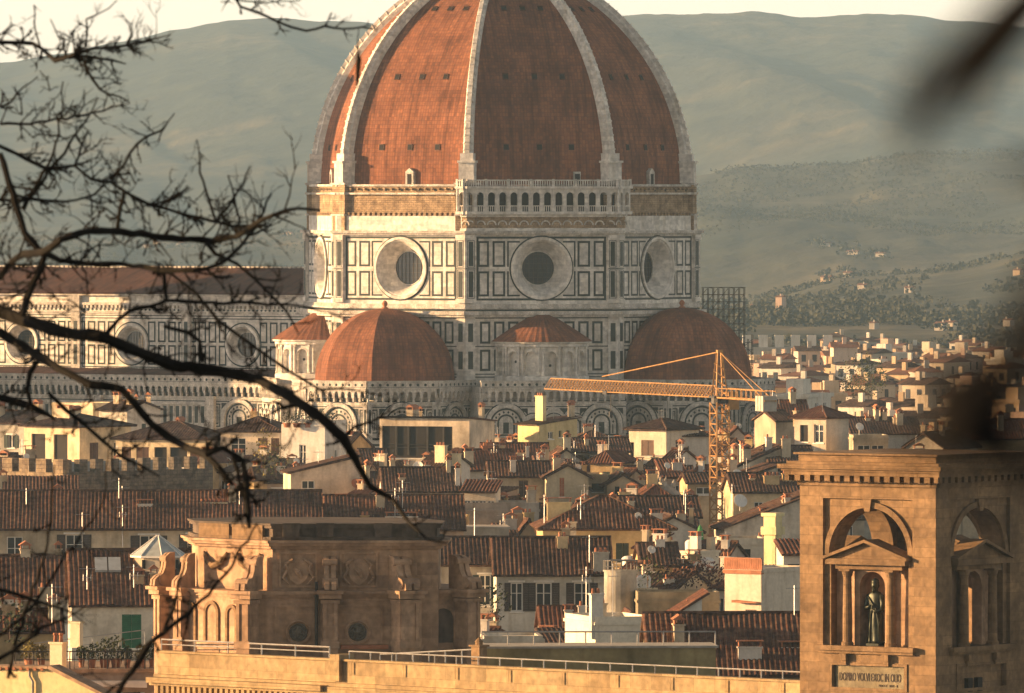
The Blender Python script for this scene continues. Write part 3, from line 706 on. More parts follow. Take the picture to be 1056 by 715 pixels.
# low chapels on the diagonals, with the round exedrae above
def cone_tiles(mb, cx, cy, R, z0, z1, a0, a1, n=30, bulge=.25, sides=None):
    m = 6; pts = []; uv = []
    for j in range(m+1):
        q = j/m; r = R*(1-q)+R*bulge*math.sin(math.pi*q)*.5; z = z0+(z1-z0)*q
        for i in range(n+1):
            a = a0+(a1-a0)*i/n; rr = r*(1+.012*(i % 2)); pts.append((cx+rr*math.cos(a), cy+rr*math.sin(a), z)); uv.append((R*(a-a0)*1.0+50, q*math.hypot(R, z1-z0)))
    mb.faces(pts, [(j*(n+1)+i, j*(n+1)+i+1, (j+1)*(n+1)+i+1, (j+1)*(n+1)+i) for j in range(m) for i in range(n)], uv)
for t in (-math.pi/4, -3*math.pi/4, math.pi/4, 3*math.pi/4):
    W_, G_ = MB(), MB(); D = 33.0
    M = FM(D*math.cos(t), D*math.sin(t), 0, t)
    lowwall(W_, G_, M, -10, 10, [(-6.6, 2.35), (-2.9, .95), (.0, .95), (2.9, .95), (6.6, 2.35)])
    W_.bx(-10, 10, .5, 9, 0, 28.0)
    w = W_.build('chapel_wall', M_marble_w, cat); G_.build('marble_inlay', M_green, w)
    e = MB(); De = 25.2; cx, cy = De*math.cos(t), De*math.sin(t); R = 6.2
    e.lathe(cx, cy, [(R+.35, 28.0), (R+.35, 29.2), (R+.1, 29.4), (R, 29.4)], 28, cap=False)
    nb = 7
    for i in range(-3, 4):
        a = t+i*math.pi/nb*1.0; hw = R*math.sin(math.pi/nb/2)
        e.M = FM(cx+R*math.cos(math.pi/nb/2)*math.cos(a), cy+R*math.cos(math.pi/nb/2)*math.sin(a), 0, a)
        archp(e, -hw, hw, 29.4, 33.4, 0, hw*.58, 31.9, .55, 0, n=12)
        e.bx(-hw*.6, hw*.6, .55, .6, 29.4, 33.3)
        for sx in (-1, 1):
            e.cyl(sx*(hw-.28), -.12, 29.6, 33.0, .14, .12, 8); e.bx(sx*(hw-.28)-.2, sx*(hw-.28)+.2, -.3, .05, 33.0, 33.3); e.bx(sx*(hw-.28)-.2, sx*(hw-.28)+.2, -.3, .05, 29.4, 29.6)
        archring(e, 0, hw*.6, hw*.72, 31.9, -.08, 0, 10)
        if i % 2 == 0:
            e.k = 1; disc(e, 0, 31.3 if i else 30.8, .2, .54, 10); e.k = 0
    e.M = Matrix.Identity(4)
    e.lathe(cx, cy, [(R, 33.3), (R+.35, 33.35), (R+.35, 33.7), (R+.65, 33.8), (R+.7, 34.05), (R+.1, 34.1)], 28, cap=False)
    ex = e.build('exedra', [M_marble, M_dark], cat)
    c = MB(); cone_tiles(c, cx, cy, 6.95, 34.0, 38.35, t-math.pi*.62, t+math.pi*.62, 56, bulge=.06); c.build('exedra_roof', M_tile_dome, ex)
# nave: clerestory, aisles, roofs
NX0, NX1 = -118.0, -24.5
for sgn in (-1, 1):
    W_, G_, T_ = MB(), MB(), MB()
    t = sgn*math.pi/2
    M = FM(0, sgn*10.0, 0, t); sx = 1 if sgn < 0 else -1
    W_.M = G_.M = T_.M = M
    ocs = [-36.3, -55.2, -74.1, -93.0]
    bounds = [NX1, -45.7, -64.6, -83.5, NX1-78, NX0]
    edges = [-24.5, -45.7, -64.6, -83.5, -102.4]
    for oc, a, b in zip(ocs, edges[1:], edges[:-1]):
        lo, hi = sorted((sx*a, sx*b)); wall_hole(W_, lo, hi, 27.5, 40.0, sx*oc, 32.95, 2.35)
        oculus(cat, M @ Matrix.Translation((sx*oc, 0, 0)), 32.95, 2.4, 1.75, 1.2)
        for z0, z1 in ((30.0, 32.8), (33.2, 36.1)):
            for i in range(-5, 6):
                x = sx*oc+i*1.72
                if abs(i) < 2: continue
                frame(G_, x-.64, x+.64, z0, z1, .24)
        frame(G_, lo+.9, hi-.9, 29.6, 36.6, .14)
        n = 28
        for i in range(n):
            aa, bb = 2*math.pi*i/n, 2*math.pi*(i+1)/n; q = lambda r, u: (sx*oc+r*math.cos(u), 32.95+r*math.sin(u)); G_.prism([q(2.92, aa), q(3.12, aa), q(3.12, bb), q(2.92, bb)], -.04, .02)
        x = sx*a; T_.bx(x-.75, x+.75, -.4, .1, 27.5, 37.4); T_.bx(x-.9, x+.9, -.7, .1, 37.4, 40.0)
        for z0, z1 in ((30.0, 32.8), (33.2, 36.1)): G_.bx(x-.28, x+.28, -.44, -.38, z0, z1)
    lo, hi = sorted((sx*NX0, sx*-102.4)); wallp(W_, lo, hi, 27.5, 40.0)
    lo, hi = sorted((sx*NX0, sx*NX1))
    G_.bx(lo, hi, -.03, .05, 29.0, 29.25); G_.bx(lo, hi, -.03, .05, 28.4, 28.65); G_.bx(lo, hi, -.03, .05, 36.85, 36.97)
    T_.bx(lo, hi, -.25, .1, 37.2, 37.5); T_.bx(lo, hi, -.5, .1, 38.35, 38.7); T_.bx(lo, hi, -.75, .1, 39.7, 40.1)
    for i in range(int((hi-lo)/.7)):
        T_.bx(lo+i*.7, lo+i*.7+.32, -.42, .0, 37.95, 38.35)
        if i % 1 == 0: G_.poly([(lo+i*.7+.1, -.02, 37.55), (lo+i*.7+.35, -.02, 37.72), (lo+i*.7+.1, -.02, 37.9), (lo+i*.7-.15, -.02, 37.72)])
    w = W_.build('nave_wall', M_marble, cat); G_.build('marble_inlay', M_green, w); T_.build('cornices', M_marble_w, w)
for sgn in (-1, 1):
    W_, G_ = MB(), MB()
    M = FM(0, sgn*21.0, 0, sgn*math.pi/2); sx = 1 if sgn < 0 else -1
    es = [-24.5, -34.0, -53.0, -72.0, -91.0, -118]
    for a, b in zip(es[1:], es[:-1]):
        lo, hi = sorted((sx*a, sx*b)); lowwall(W_, G_, M, lo+.01, hi-.01, [(sx*-29.5, 2.3)] if b == -24.5 else [], strips=b != -24.5)
        W_.bx(sx*a-.7, sx*a+.7, -.7, .2, 0, 26.0)
    w = W_.build('aisle_wall', M_marble_w, cat); G_.build('marble_inlay', M_green, w)
r = MB()
LN = NX1-NX0+1
for sgn in (-1, 1):
    if sgn < 0: tiles(r, (NX0, -11.0, 40.1), (1, 0, 0), (0, 11.0, 3.5), LN, lambda u: 11.5, .5, .05); tiles(r, (NX0, -21.3, 27.9), (1, 0, 0), (0, 11.3, 1.6), LN, lambda u: 11.4, .5, .05)
    else: tiles(r, (NX1+1, 11.0, 40.1), (-1, 0, 0), (0, -11.0, 3.5), LN, lambda u: 11.5, .5, .05); tiles(r, (NX1+1, 21.3, 27.9), (-1, 0, 0), (0, -11.3, 1.6), LN, lambda u: 11.4, .5, .05)
r.k = 1
for i in range(120): r.bx(NX0+i*.78, NX0+i*.78+.5, -.25, .25, 43.5, 43.8)
r.bx(NX0-.6, NX0, -21.5, 21.5, 0, 28); r.bx(NX0-.6, NX0, -10.3, 10.3, 28, 43.4)
r.build('nave_roof', [M_nave, M_marble_w], cat)
# unseen bell tower of the cathedral, added left of the frame to shade the nave
bt = thing('bell_tower', 'tall square marble bell tower unseen left of the cathedral nave, added for its shadow', 'bell tower', (-117, 1313.5, 0), CR)
mb = MB(); mb.bx(-7.2, 7.2, -7.2, 7.2, 0, 84.0); mb.bx(-7.9, 7.9, -7.9, 7.9, 82, 84.5)
for sx in (-1, 1):
    for sy in (-1, 1): mb.lathe(sx*7.2, sy*7.2, [(1.6, 0), (1.6, 84.6)], 8)
mb.build('shaft', M_marble, bt)
mb = MB(); 
for k in range(4):
    mb.M = Matrix.Rotation(k*math.pi/2, 4, 'Z')
    for z0, z1 in ((22, 33), (36, 47), (50, 61), (64, 80)): 
        for x in (-3, 3) if z0 < 60 else (-2.6, 0, 2.6): frame(mb, x-1.3, x+1.3, z0, z1, .25, -7.24, -7.19)
mb.build('marble_inlay', M_green, bt)

# ================================================================ scaffolding behind the right-hand apse
sc = thing('scaffold', 'dark lattice of scaffolding standing behind the right apse dome', 'scaffold', (29.3, 1306, 0), R_(-8))
mb = MB(); NXs = 9
for i in range(NXs):
    for yy in (0, 1.3): x = -2.9+i*5.8/(NXs-1); mb.bar((x, yy, 0), (x, yy, 40.9), .05)
for j in range(20):
    z = 22+j*1.0
    if z > 41: break
    for yy in (0, 1.3): mb.bar((-3, yy, z), (3, yy, z), .042)
    for i in range(NXs-1):
        x = -2.9+i*5.8/(NXs-1); x2 = x+5.8/(NXs-1)
        if (i+j) % 2 == 0 and j > 12: mb.bar((x, 0, z), (x2, 0, min(40.9, z+1)), .035)
mb.build('poles', M_dmetal, sc)
mb = MB(); [mb.bx(-3, 3, .1, 1.2, z, z+.06) for z in (30, 32, 34, 36, 38, 40)]; mb.build('planks', M_lead, sc)
sc2 = thing('scaffold', 'narrow dark scaffold mast rising right of the right apse dome', 'scaffold', (32.6, 1296, 0), R_(10))
mb = MB()
for x in (-.6, 0, .6):
    for yy in (0, .9): mb.bar((x, yy, 0), (x, yy, 34+x), .05)
for j in range(34): mb.bar((-.6, 0, j+.5), (.6, 0, j+.5), .04); mb.bar((-.6 if j % 2 else .6, 0, j), (.6 if j % 2 else -.6, 0, j+1), .035)
mb.build('poles', M_dmetal, sc2)

# ================================================================ tower crane
KY = 1000.0; kb = P(742, 560, KY); kr = math.atan2(62, -17.7)    # jib direction in plan
cr = thing('tower_crane', 'orange tower crane among the roofs, its lattice jib pointing far left', 'crane', (kb.x, KY, 0), kr)
def lattice(mb, L, w, r, seg, axis='z', z0=0):
    n = int(L/seg); 
    q = (lambda a, b, c: (a, b, z0+c)) if axis == 'z' else (lambda a, b, c: (c, a, b))
    cs = [(-w/2, -w/2), (w/2, -w/2), (w/2, w/2), (-w/2, w/2)]
    for a, b in cs: mb.bar(q(a, b, 0), q(a, b, L), r*1.6)
    for i in range(n):
        z = L*i/n; z2 = L*(i+1)/n
        for j in range(4):
            a, b = cs[j], cs[(j+1) % 4]
            if i % 2: a, b = b, a
            mb.bar(q(*a, z), q(*b, z2), r); mb.bar(q(*a, z), q(*b, z), r*.9)
mb = MB(); mb.M = Matrix.Rotation(-kr+R_(28), 4, 'Z'); lattice(mb, 31.8, 1.5, .07, 1.1); mb.build('mast', M_crane, cr)
mb = MB(); mb.cyl(0, 0, 31.7, 32.3, .9, .9, 12); mb.bx(-1.0, 1.0, -.9, .9, 32.3, 32.5); mb.build('slewing_ring', M_dmetal, cr)
JZ = 32.35
mb = MB(); mb.M = Matrix.Translation((1.0, 0, JZ)) @ Matrix.Rotation(R_(.35), 4, 'Y'); jl = 64.0; n = 54
for i in range(n):
    x, x2 = jl*i/n, jl*(i+1)/n; h = 1.2
    for sy in (-.6, .6):
        mb.bar((x, sy, 0), (x2, sy, 0), .06); mb.bar((x, sy, 0), ((x+x2)/2, 0, h), .04); mb.bar(((x+x2)/2, 0, h), (x2, sy, 0), .04)
    mb.bar((x, -.6, 0), (x, .6, 0), .05); mb.bar((x, -.6, 0), (x2, .6, 0), .04)
    if i < n-1: mb.bar(((x+x2)/2, 0, h), ((x+x2)/2+jl/n, 0, h), .065)
mb.build('jib', M_crane, cr)
mb = MB(); mb.M = Matrix.Translation((0, 0, JZ))
for i in range(10):
    x = -1-i*1.7
    for sy in (-.6, .6): mb.bar((x, sy, 0), (x-1.7, sy, 0), .09); mb.bar((x, sy, 0), (x, sy, 1.0), .04); mb.bar((x, sy, 1.0), (x-1.7, sy, 1.0), .04)
    mb.bar((x, -.6, 0), (x-1.7, .6, 0), .05)
mb.bx(-18, -1, -.5, .5, -.02, .04); mb.build('counter_jib', M_crane, cr)
mb = MB(); [mb.bx(-17.8+i*.95, -17.0+i*.95, -.75, .75, -1.1+JZ, .5+JZ) for i in range(3)]; mb.build('counterweight', M_conc, cr)
mb = MB(); mb.bx(-.75, .75, -.9, -2.3, JZ-1.4, JZ+.5) if 0 else mb.bx(-.6, .8, -2.0, -.85, JZ-1.3, JZ+.6); mb.k = 1; mb.bx(-.5, .83, -1.9, -.95, JZ-.6, JZ+.3); mb.build('cab', [M_crane, M_glass], cr)
mb = MB()
for sx in (-.8, .8):
    for sy in (-.6, .6): mb.bar((sx, sy, JZ+.2), (sx*.25, sy*.4, 37.2), .1)
for i in range(4):
    z = JZ+.4+i*.85; w = .8-.14*i; mb.bar((-w, -.5, z), (w, .5, z+.7), .05); mb.bar((w, -.5, z), (-w, .5, z+.7), .05); mb.bar((-w, -.5, z), (w, -.5, z), .05)
mb.bx(-.3, .3, -.3, .3, 37.1, 37.4); mb.build('apex_frame', M_crane, cr)
mb = MB(); mb.bar((0, 0, 37.2), (44, 0, JZ+1.4), .06); mb.bar((0, 0, 37.2), (-16.5, .5, JZ+.3), .05); mb.bar((0, 0, 37.2), (-16.5, -.5, JZ+.3), .05); mb.build('tie_rods', M_crane, cr)
mb = MB(); mb.bx(40, 41.5, -.7, .7, JZ-.5, JZ-.1); mb.bar((40.7, 0, JZ-.5), (40.7, 0, JZ-2.4), .04); mb.bx(40.5, 40.9, -.15, .15, JZ-3.0, JZ-2.4); mb.build('trolley', M_dmetal, cr)
# ================================================================ houses
HOUSES = []; HN = [0, 0]; SKIP = {62,68,70,71,75,76,80,81,82,83,84,85,86,87,89,90,91,92,93,94,96,97,98,99,100,101,102,105,106,109,110,111,113,114,118,120,122,123,125,126,127,133,136,137,138,139,140,141,142,144,148,149,150,154,155,157,158,159,160,161,162,163,164,170,171,172,173,175,176,177,186,187,188,189,190,192,193,194,195,196,197,198,200,202,205,206,207,209,211,215,216,217,220,221,222,223,224,225,226,227,228,229,233,234,235,236,239,241,242,243,244,246,249,250,251,252,253,254,255,256,257,258,259,260,262,263,264,265,266,267,268,269,270,271,272,273,274,275,276}; SKIPF = {1,2,3,4,5,6,8,9,10,11,12,13,14,15,17,20,21,23,24,25,26,27,30,33,36,37,38,44,50,51,52,54,65,67,81,88,94,96,97,100,104,108,110,113,114,128,132,134,135,137,138,140,141,142,143,144,147,148,150,151,152,154,155,158,159,160,161,163,164,165,167,168,170,171,172,173,174,175,176,177,178,179,187,188,190,194,195,197,198,205}
def slope(par, mb, O, U, V, L, f, corr): tiles(mb, O, U, V, L, f, corr=corr)
def house(label, pl, pc, pr, py, Y, phi, wall=CREAM, roof='gx', rise=1.6, tile=None, d=None, over=.55, wins=(), swins=(), chim=(), ant=(), dsh=(), cat='house', name='house', shm=None, zb=0.0, extra=None, corr=True, ends=0, group=None, solid=False):
    """pl/pc/pr: left, near corner, right of the two visible faces in photo pixels at distance Y; py the eave.
    wins: (centre fraction, drop below eave, width, height, style) on the front; swins the same on the side face"""
    HN[0] += 1
    if HN[0] in SKIP: return None
    tile = tile or M_tile2; f = R_(phi); c = abs(math.cos(f)); s = abs(math.sin(f))
    neg = phi < 0
    w = (pc-pl if neg else pr-pc)*Y/FP/max(.2, c); dd = (pr-pc if neg else pc-pl)*Y/FP/max(.15, s)
    d = d or min(max(dd, 3), 14)
    p = P(pc, py, Y); ze = p.z
    t = thing(name, label, cat, (p.x, p.y, 0), f, group); HOUSES.append(t); t['hn'] = HN[0]
    x0, x1 = (-w, 0.0) if neg else (0.0, w)
    fr = Matrix.Identity(4)                                   # front frame: y inward already
    sd_ = FM(x1, 0, 0, 0) if neg else FM(x0, 0, 0, math.pi)   # side frame
    def sx_(u): return d*u if neg else -d*(1-u)               # side fraction left to right in picture
    mb = MB()
    def conv(ws, a, L, left=True):
        out = []
        for q in ws:
            cx = a+L*q[0]; out.append((cx-q[2]/2, cx+q[2]/2, ze-q[1]-q[3], ze-q[1]))
        return out
    fh = conv(wins, x0, w); shh = conv(swins, 0.0 if neg else -d, d)
    ztop = ze
    wallp(mb, x0, x1, zb, ze, fh, .25)
    mb.M = sd_; a, b = (0.0, d) if neg else (-d, 0.0)
    wallp(mb, a, b, zb, ze, shh, .25); mb.M = fr
    xo = x0 if neg else x1
    mb.poly([(xo, 0, zb), (xo, d, zb), (xo, d, ze), (xo, 0, ze)]); mb.poly([(x0, d, zb), (x1, d, zb), (x1, d, ze), (x0, d, ze)])
    rf = MB(); o = over; xm = (x0+x1)/2
    if roof == 'gx':
        rs = rise; L = w+2*o*.5
        for xx in (x0, x1): mb.poly([(xx, 0, ze), (xx, d, ze), (xx, d/2, ze+rs)])
        sl = rs/(d/2); vl = math.hypot(d/2+o, (d/2+o)*sl)
        tiles(rf, (x0-o*.5, -o, ze-o*sl+.12), (1, 0, 0), (0, 1, sl), L, lambda u: vl, corr=corr)
        tiles(rf, (x1+o*.5, d+o, ze-o*sl+.12), (-1, 0, 0), (0, -1, sl), L, lambda u: vl, corr=corr)
        rf.tube([(x0-o*.5, d/2, ze+rs+.17), (x1+o*.5, d/2, ze+rs+.17)], [.17, .17], 6)
    elif roof == 'gy':
        rs = rise
        for yy in (0, d): mb.poly([(x0, yy, ze), (x1, yy, ze), (xm, yy, ze+rs)])
        sl = rs/(w/2); vl = math.hypot(w/2+o, (w/2+o)*sl); L = d+o
        tiles(rf, (x0-o, d+o/2, ze-o*sl+.12), (0, -1, 0), (1, 0, sl), L, lambda u: vl, corr=corr)
        tiles(rf, (x1+o, -o/2, ze-o*sl+.12), (0, 1, 0), (-1, 0, sl), L, lambda u: vl, corr=corr)
        rf.tube([(xm, -o/2, ze+rs+.17), (xm, d+o/2, ze+rs+.17)], [.17, .17], 6)
    elif roof == 'hip':
        h = min(w, d)/2+o; sl = rise/h; hs = math.hypot(1, sl)
        def fx(L): return lambda u: max(0, min(u, L-u, h))*hs
        LW, LD = w+2*o, d+2*o; z = ze-.0+.1
        tiles(rf, (x0-o, -o, z), (1, 0, 0), (0, 1, sl), LW, fx(LW), corr=corr)
        tiles(rf, (x1+o, d+o, z), (-1, 0, 0), (0, -1, sl), LW, fx(LW), corr=corr)
        tiles(rf, (x1+o, -o, z), (0, 1, 0), (-1, 0, sl), LD, fx(LD), corr=corr)
        tiles(rf, (x0-o, d+o, z), (0, -1, 0), (1, 0, sl), LD, fx(LD), corr=corr)
        if w >= d: r1, r2 = (x0-o+h, d/2, z+rise), (x1+o-h, d/2, z+rise)
        else: r1, r2 = (xm, -o+h, z+rise), (xm, d+o-h, z+rise)
        cs = [(x0-o, -o, z), (x1+o, -o, z), (x1+o, d+o, z), (x0-o, d+o, z)]
        prs = [(cs[0], r1), (cs[1], r2), (cs[2], r2), (cs[3], r1)] if w >= d else [(cs[0], r1), (cs[1], r1), (cs[2], r2), (cs[3], r2)]
        for a_, b_ in prs+[(r1, r2)]:
            if (Vector(a_)-Vector(b_)).length > .1: rf.tube([a_, b_], [.14, .14], 6)
    elif roof in ('sr', 'sl', 'sf', 'sb'):                    # lean-to: high side right / left / front / back
        if roof in ('sr', 'sl'):
            zl, zr = (ze, ze+rise) if roof == 'sr' else (ze+rise, ze)
            for yy in (0, d): mb.poly([(x0, yy, ze), (x1, yy, ze), (x1, yy, zr), (x0, yy, zl)])
            hx = x1 if roof == 'sr' else x0; mb.poly([(hx, 0, ze), (hx, d, ze), (hx, d, ze+rise), (hx, 0, ze+rise)])
            sl = rise/w; vl = math.hypot(w+2*o, (w+2*o)*sl)
            if roof == 'sr': tiles(rf, (x0-o, d+.2, ze-o*sl+.12), (0, -1, 0), (1, 0, sl), d+.4, lambda u: vl, corr=corr)
            else: tiles(rf, (x1+o, -.2, ze-o*sl+.12), (0, 1, 0), (-1, 0, sl), d+.4, lambda u: vl, corr=corr)
        else:
            zf, zk = (ze+rise, ze) if roof == 'sf' else (ze, ze+rise)
            for xx in (x0, x1): mb.poly([(xx, 0, ze), (xx, d, ze), (xx, d, zk), (xx, 0, zf)])
            hy = 0 if roof == 'sf' else d; mb.poly([(x0, hy, ze), (x1, hy, ze), (x1, hy, ze+rise), (x0, hy, ze+rise)])
            sl = rise/d; vl = math.hypot(d+2*o, (d+2*o)*sl)
            if roof == 'sb': tiles(rf, (x0-.2, -o, ze-o*sl+.12), (1, 0, 0), (0, 1, sl), w+.4, lambda u: vl, corr=corr)
            else: tiles(rf, (x1+.2, d+o, ze-o*sl+.12), (-1, 0, 0), (0, -1, sl), w+.4, lambda u: vl, corr=corr)
    else:
        mb.bx(x0-.1, x1+.1, -.1, d+.1, ze, ze+.22); mb.k = 0
        if rise > .3:
            for q in ((x0, x1, 0, .25), (x0, x1, d-.25, d), (x0, x0+.25, .25, d-.25), (x1-.25, x1, .25, d-.25)): mb.bx(*q, ze+.22, ze+rise)
    mb.build('wall', wall, t)
    if rf.v: rfo = rf.build('roof', tile, t)
    else: rfo = t
    for q in wins: window(t, fr, x0+w*q[0], ze-q[1]-q[3], q[2], q[3], q[4], shm=shm)
    for q in swins: window(t, sd_, a+(b-a)*q[0], ze-q[1]-q[3], q[2], q[3], q[4], shm=shm)
    for q in chim:     # (fraction x, fraction y, height above eave, w, style, mat)
        chimney(rfo, x0+w*q[0], d*q[1], ze+.2, q[2], q[3], .55, q[4], q[5] if len(q) > 5 else CREAM)
    if rf.v and w > 4 and corr:                              # odd extra flues, masts and roof windows on every tiled roof
        xr = random.Random(label); 
        for _ in range(xr.choice([1, 2, 3]) + int(w > 12)*3):
            u, v = xr.uniform(.06, .94), xr.uniform(.12, .85); kd = xr.random(); zz = ze+.2+(rise*(1-abs(v-.5)*2) if roof == 'gx' else rise*.45)
            if kd < .5: chimney(rfo, x0+w*u, d*v, zz, xr.uniform(.5, 1.3), xr.uniform(.35, .9), xr.choice([0, 1, 2]), xr.choice([WHITE, CREAM, OCH, GREY, M_terra]))
            elif kd < .8: antenna(rfo, x0+w*u, d*v, zz, xr.uniform(1.2, 2.6), kind=xr.randrange(2))
            elif roof == 'gx' and v < .45:
                s_ = rise/(d/2); q_ = MB(); q_.M = Matrix.Translation((x0+w*u, d*v, zz+.05)) @ Matrix.Rotation(math.atan(s_), 4, 'X'); q_.bx(-.4, .4, -.5, .5, 0, .12); q_.k = 1; q_.poly([(-.33, -.43, .13), (.33, -.43, .13), (.33, .43, .13), (-.33, .43, .13)]); q_.build('roof_window', [M_metal, M_glass], rfo)
    for q in ant: antenna(rfo, x0+w*q[0], d*q[1], ze+(q[3] if len(q) > 3 else .6), q[2], kind=int(q[0]*10) % 2)
    for q in dsh: dish(rfo, x0+w*q[0], d*q[1], ze+q[2], q[3], q[4] if len(q) > 4 else None)
    return t
H = house; RS = 'closed'
# --- just before the cathedral, left to right
H('pale gray house with small windows at the far left below the cathedral nave', -30, 25, 34, 436, 1185, -30, GREY, 'gx', 1.2, wins=[(.45, 1.6, 1, 1.6, 'plain'), (.75, 1.6, 1, 1.6, 'sh'), (.3, 4.6, 1, 1.5, 'plain'), (.8, 4.6, 1, 1.5, 'sh')], d=8)
H('low cream rooftop block with flat roof behind the gabled portico house', 52, 96, 103, 419, 1200, -35, plaster((.72, .6, .42)), 'flat', .4, d=6)
H('narrow white house with small square windows left of the aisle', 101, 131, 144, 423, 1190, -35, WHITE, 'gx', .9, wins=[(.3, 1.5, .8, 1, 'plain'), (.75, 1.4, .9, 1.6, 'open')], swins=[(.5, 1.8, .9, 1.8, 'closed')], d=7, chim=[(.3, .3, 1.5, .9, 1), (.75, .3, 1.7, .8, 2)])
H('cream house with a gabled open portico of slim columns', 22, 82, 118, 441, 1150, -42, plaster((.72, .60, .40)), 'hip', 1.4, M_tile2, wins=[(.26, .9, 2.4, 3.6, 'open'), (.66, .9, 2.4, 3.6, 'open')], swins=[(.28, 1.9, 1.5, 2.4, 'closed'), (.74, 1.9, 1.3, 2.2, 'plain')], d=9, chim=[(.45, .3, 1.9, 2.2, 1)], shm=M_wood)
H('low villa with wide dark hipped roof and brown doors behind the stone battlements', 118, 212, 222, 454, 1130, -18, plaster((.66, .54, .36)), 'hip', 1.9, d=10, wins=[(.12, .9, 1.2, 2.4, RS), (.3, .9, 1.6, 2.4, RS), (.5, .9, 1.6, 2.4, 'open'), (.7, .9, 2.2, 2.4, 'open'), (.88, .9, 1.2, 2.2, RS)], shm=M_wood)
H('pinkish house with dark hipped roof and two tiers of windows left of the white block', 227, 288, 292, 446, 1130, -12, plaster((.62, .53, .42)), 'hip', 1.6, d=9, wins=[(.3, .7, 1.9, 2.1, 'plain'), (.72, .7, 1.2, 2.0, RS), (.93, .7, 1.0, 2.0, RS), (.2, 4.2, 2.8, 2.0, 'open'), (.65, 4.0, 2.0, 2.4, 'open')], shm=M_wood, chim=[(.42, .5, 2.1, .8, 0, OCH)])
H('tall flat-roofed white block with one narrow arched window', 291, 335, 353, 440, 1120, -24, plaster((.66, .63, .58), .15), 'flat', .7, d=6, wins=[(.47, 2.2, .9, 2.4, 'plain'), (.05, 4.4, .9, 1.1, 'closed')], swins=[(.5, 2.9, .5, 1.3, 'open')])
H('cream shed with a single sloping tiled roof rising to the right', 293, 300, 371, 488, 1000, 8, plaster((.58, .48, .37)), 'sr', 1.7, d=7, wins=[(.25, .8, 1.4, 2.3, 'plain')], dsh=[(.93, -.05, -1.2, .55, M_terra)], over=.35)
t = H('open dark rooftop loggia with posts under a tiled lean-to roof', 391, 484, 521, 436, 1150, -20, plaster((.64, .54, .42)), 'sf', .5, M_tile3, d=9, wins=[(.42, .5, 9.2, 3.9, 'open')])
mb = MB(); [mb.bx(-x-.09, -x+.09, .02, .2, 22, 25.9) for x in (3.4, 5.5, 8.0, 9.6)]; [mb.bar((-10.7, .1, z), (-1.6, .1, z), .04) for z in (22.9, 23.3)]; mb.build('posts', M_dmetal, t)
H('small yellow house with a tall lit chimney before the cathedral apses', 534, 556, 593, 438, 1160, -52, plaster((.66, .55, .30), .15), 'sb', .7, M_tile2, d=6, swins=[(.3, .9, .8, .9, 'plain'), (.75, .8, .6, 1.1, 'open'), (.3, 3.4, .9, .9, 'plain'), (.55, .8, .4, .8, 'open')], chim=[(.45, .35, 3.2, 1.5, 0, plaster((.70, .58, .34), .1)), (.9, .9, 2.0, .7, 2)])
H('long dark-roofed house directly below the yellow house', 497, 499, 566, 477, 1125, 3, GREY, 'gx', 2.0, M_tile3, d=9, chim=[(.1, .3, 2.0, .8, 0, M_terra), (.68, .15, 1.6, .4, 1, WHITE), (.58, .2, .8, .9, 0)], wins=[(.6, .8, .8, .8, 'plain')])
H('gray gabled house behind the tall slender white chimney', 555, 557, 611, 482, 1105, 6, plaster((.45, .41, .36)), 'gy', 2.0, d=9, chim=[(.52, .03, 3.2, .8, 2, plaster((.68, .6, .45)))])
H('house with a broad dark roof and tall glazed doors right of the slender chimney', 590, 592, 648, 465, 1110, 4, GREY, 'gx', 1.2, d=9, wins=[(.18, .5, 1.4, 3.2, 'closed'), (.42, .5, 1.8, 3.2, 'plain'), (.66, .5, 1.6, 3.2, 'closed')], shm=M_shutb, over=.9)
H('cream tower house with dark hipped roof and brown shuttered windows beside the crane', 649, 687, 706, 444, 1125, -38, plaster((.66, .58, .46), .15), 'hip', 1.2, d=6.5, wins=[(.5, 1.2, 1.9, 2.1, RS), (.08, 1.5, .6, 1.8, 'open')], swins=[(.38, 1.2, 1.2, 2.1, RS)], shm=M_wood)
H('white flat-topped wing joined right of the cream tower house', 700, 703, 731, 450, 1128, 12, WHITE, 'sb', .5, d=6, wins=[(.2, 1.2, .5, .5, 'open')])
H('low cream terrace room with striped awning window below the tower house', 656, 691, 701, 473, 1105, -30, plaster((.68, .6, .48)), 'flat', .1, d=4, wins=[(.42, .6, 2.2, 1.2, 'plain')], swins=[(.5, .6, .9, 1, 'closed')])
H('small gray lean-to house just right of the crane mast', 752, 760, 806, 482, 1080, 14, plaster((.6, .5, .38)), 'sr', 2.2, d=8, wins=[(.3, 1.6, 1.2, 1.4, 'plain')], chim=[(.2, .2, 2.3, .5, 1, WHITE), (.8, .2, 3.1, .7, 0, WHITE)])
H('gray block with arched belfry windows and pyramid roof behind the sandstone tower', 820, 852, 873, 432, 1125, -38, plaster((.55, .47, .38), .2), 'hip', 1.35, M_tile3, d=4.6, wins=[(.3, .8, 1.2, 2.0, 'open'), (.76, .7, 1.4, 2.2, 'plain')], chim=[(-.02, .1, .6, .5, 0, plaster((.66, .52, .36)))])
H('long low house with dark tiled roof right of the belfry block', 874, 878, 950, 447, 1180, 6, WHITE, 'gx', 1.7, d=10, chim=[(.3, .4, 1.5, .6, 1), (.7, .3, 1.6, .9, 0)])
H('cream terrace house with glazed veranda behind the tower parapet', 877, 880, 916, 454, 1120, 4, CREAM, 'flat', .6, d=6, wins=[(.3, .6, 1.5, 1.6, 'plain'), (.7, .6, 1.5, 1.6, 'plain')], dsh=[(.2, .2, 1.5, .5)])
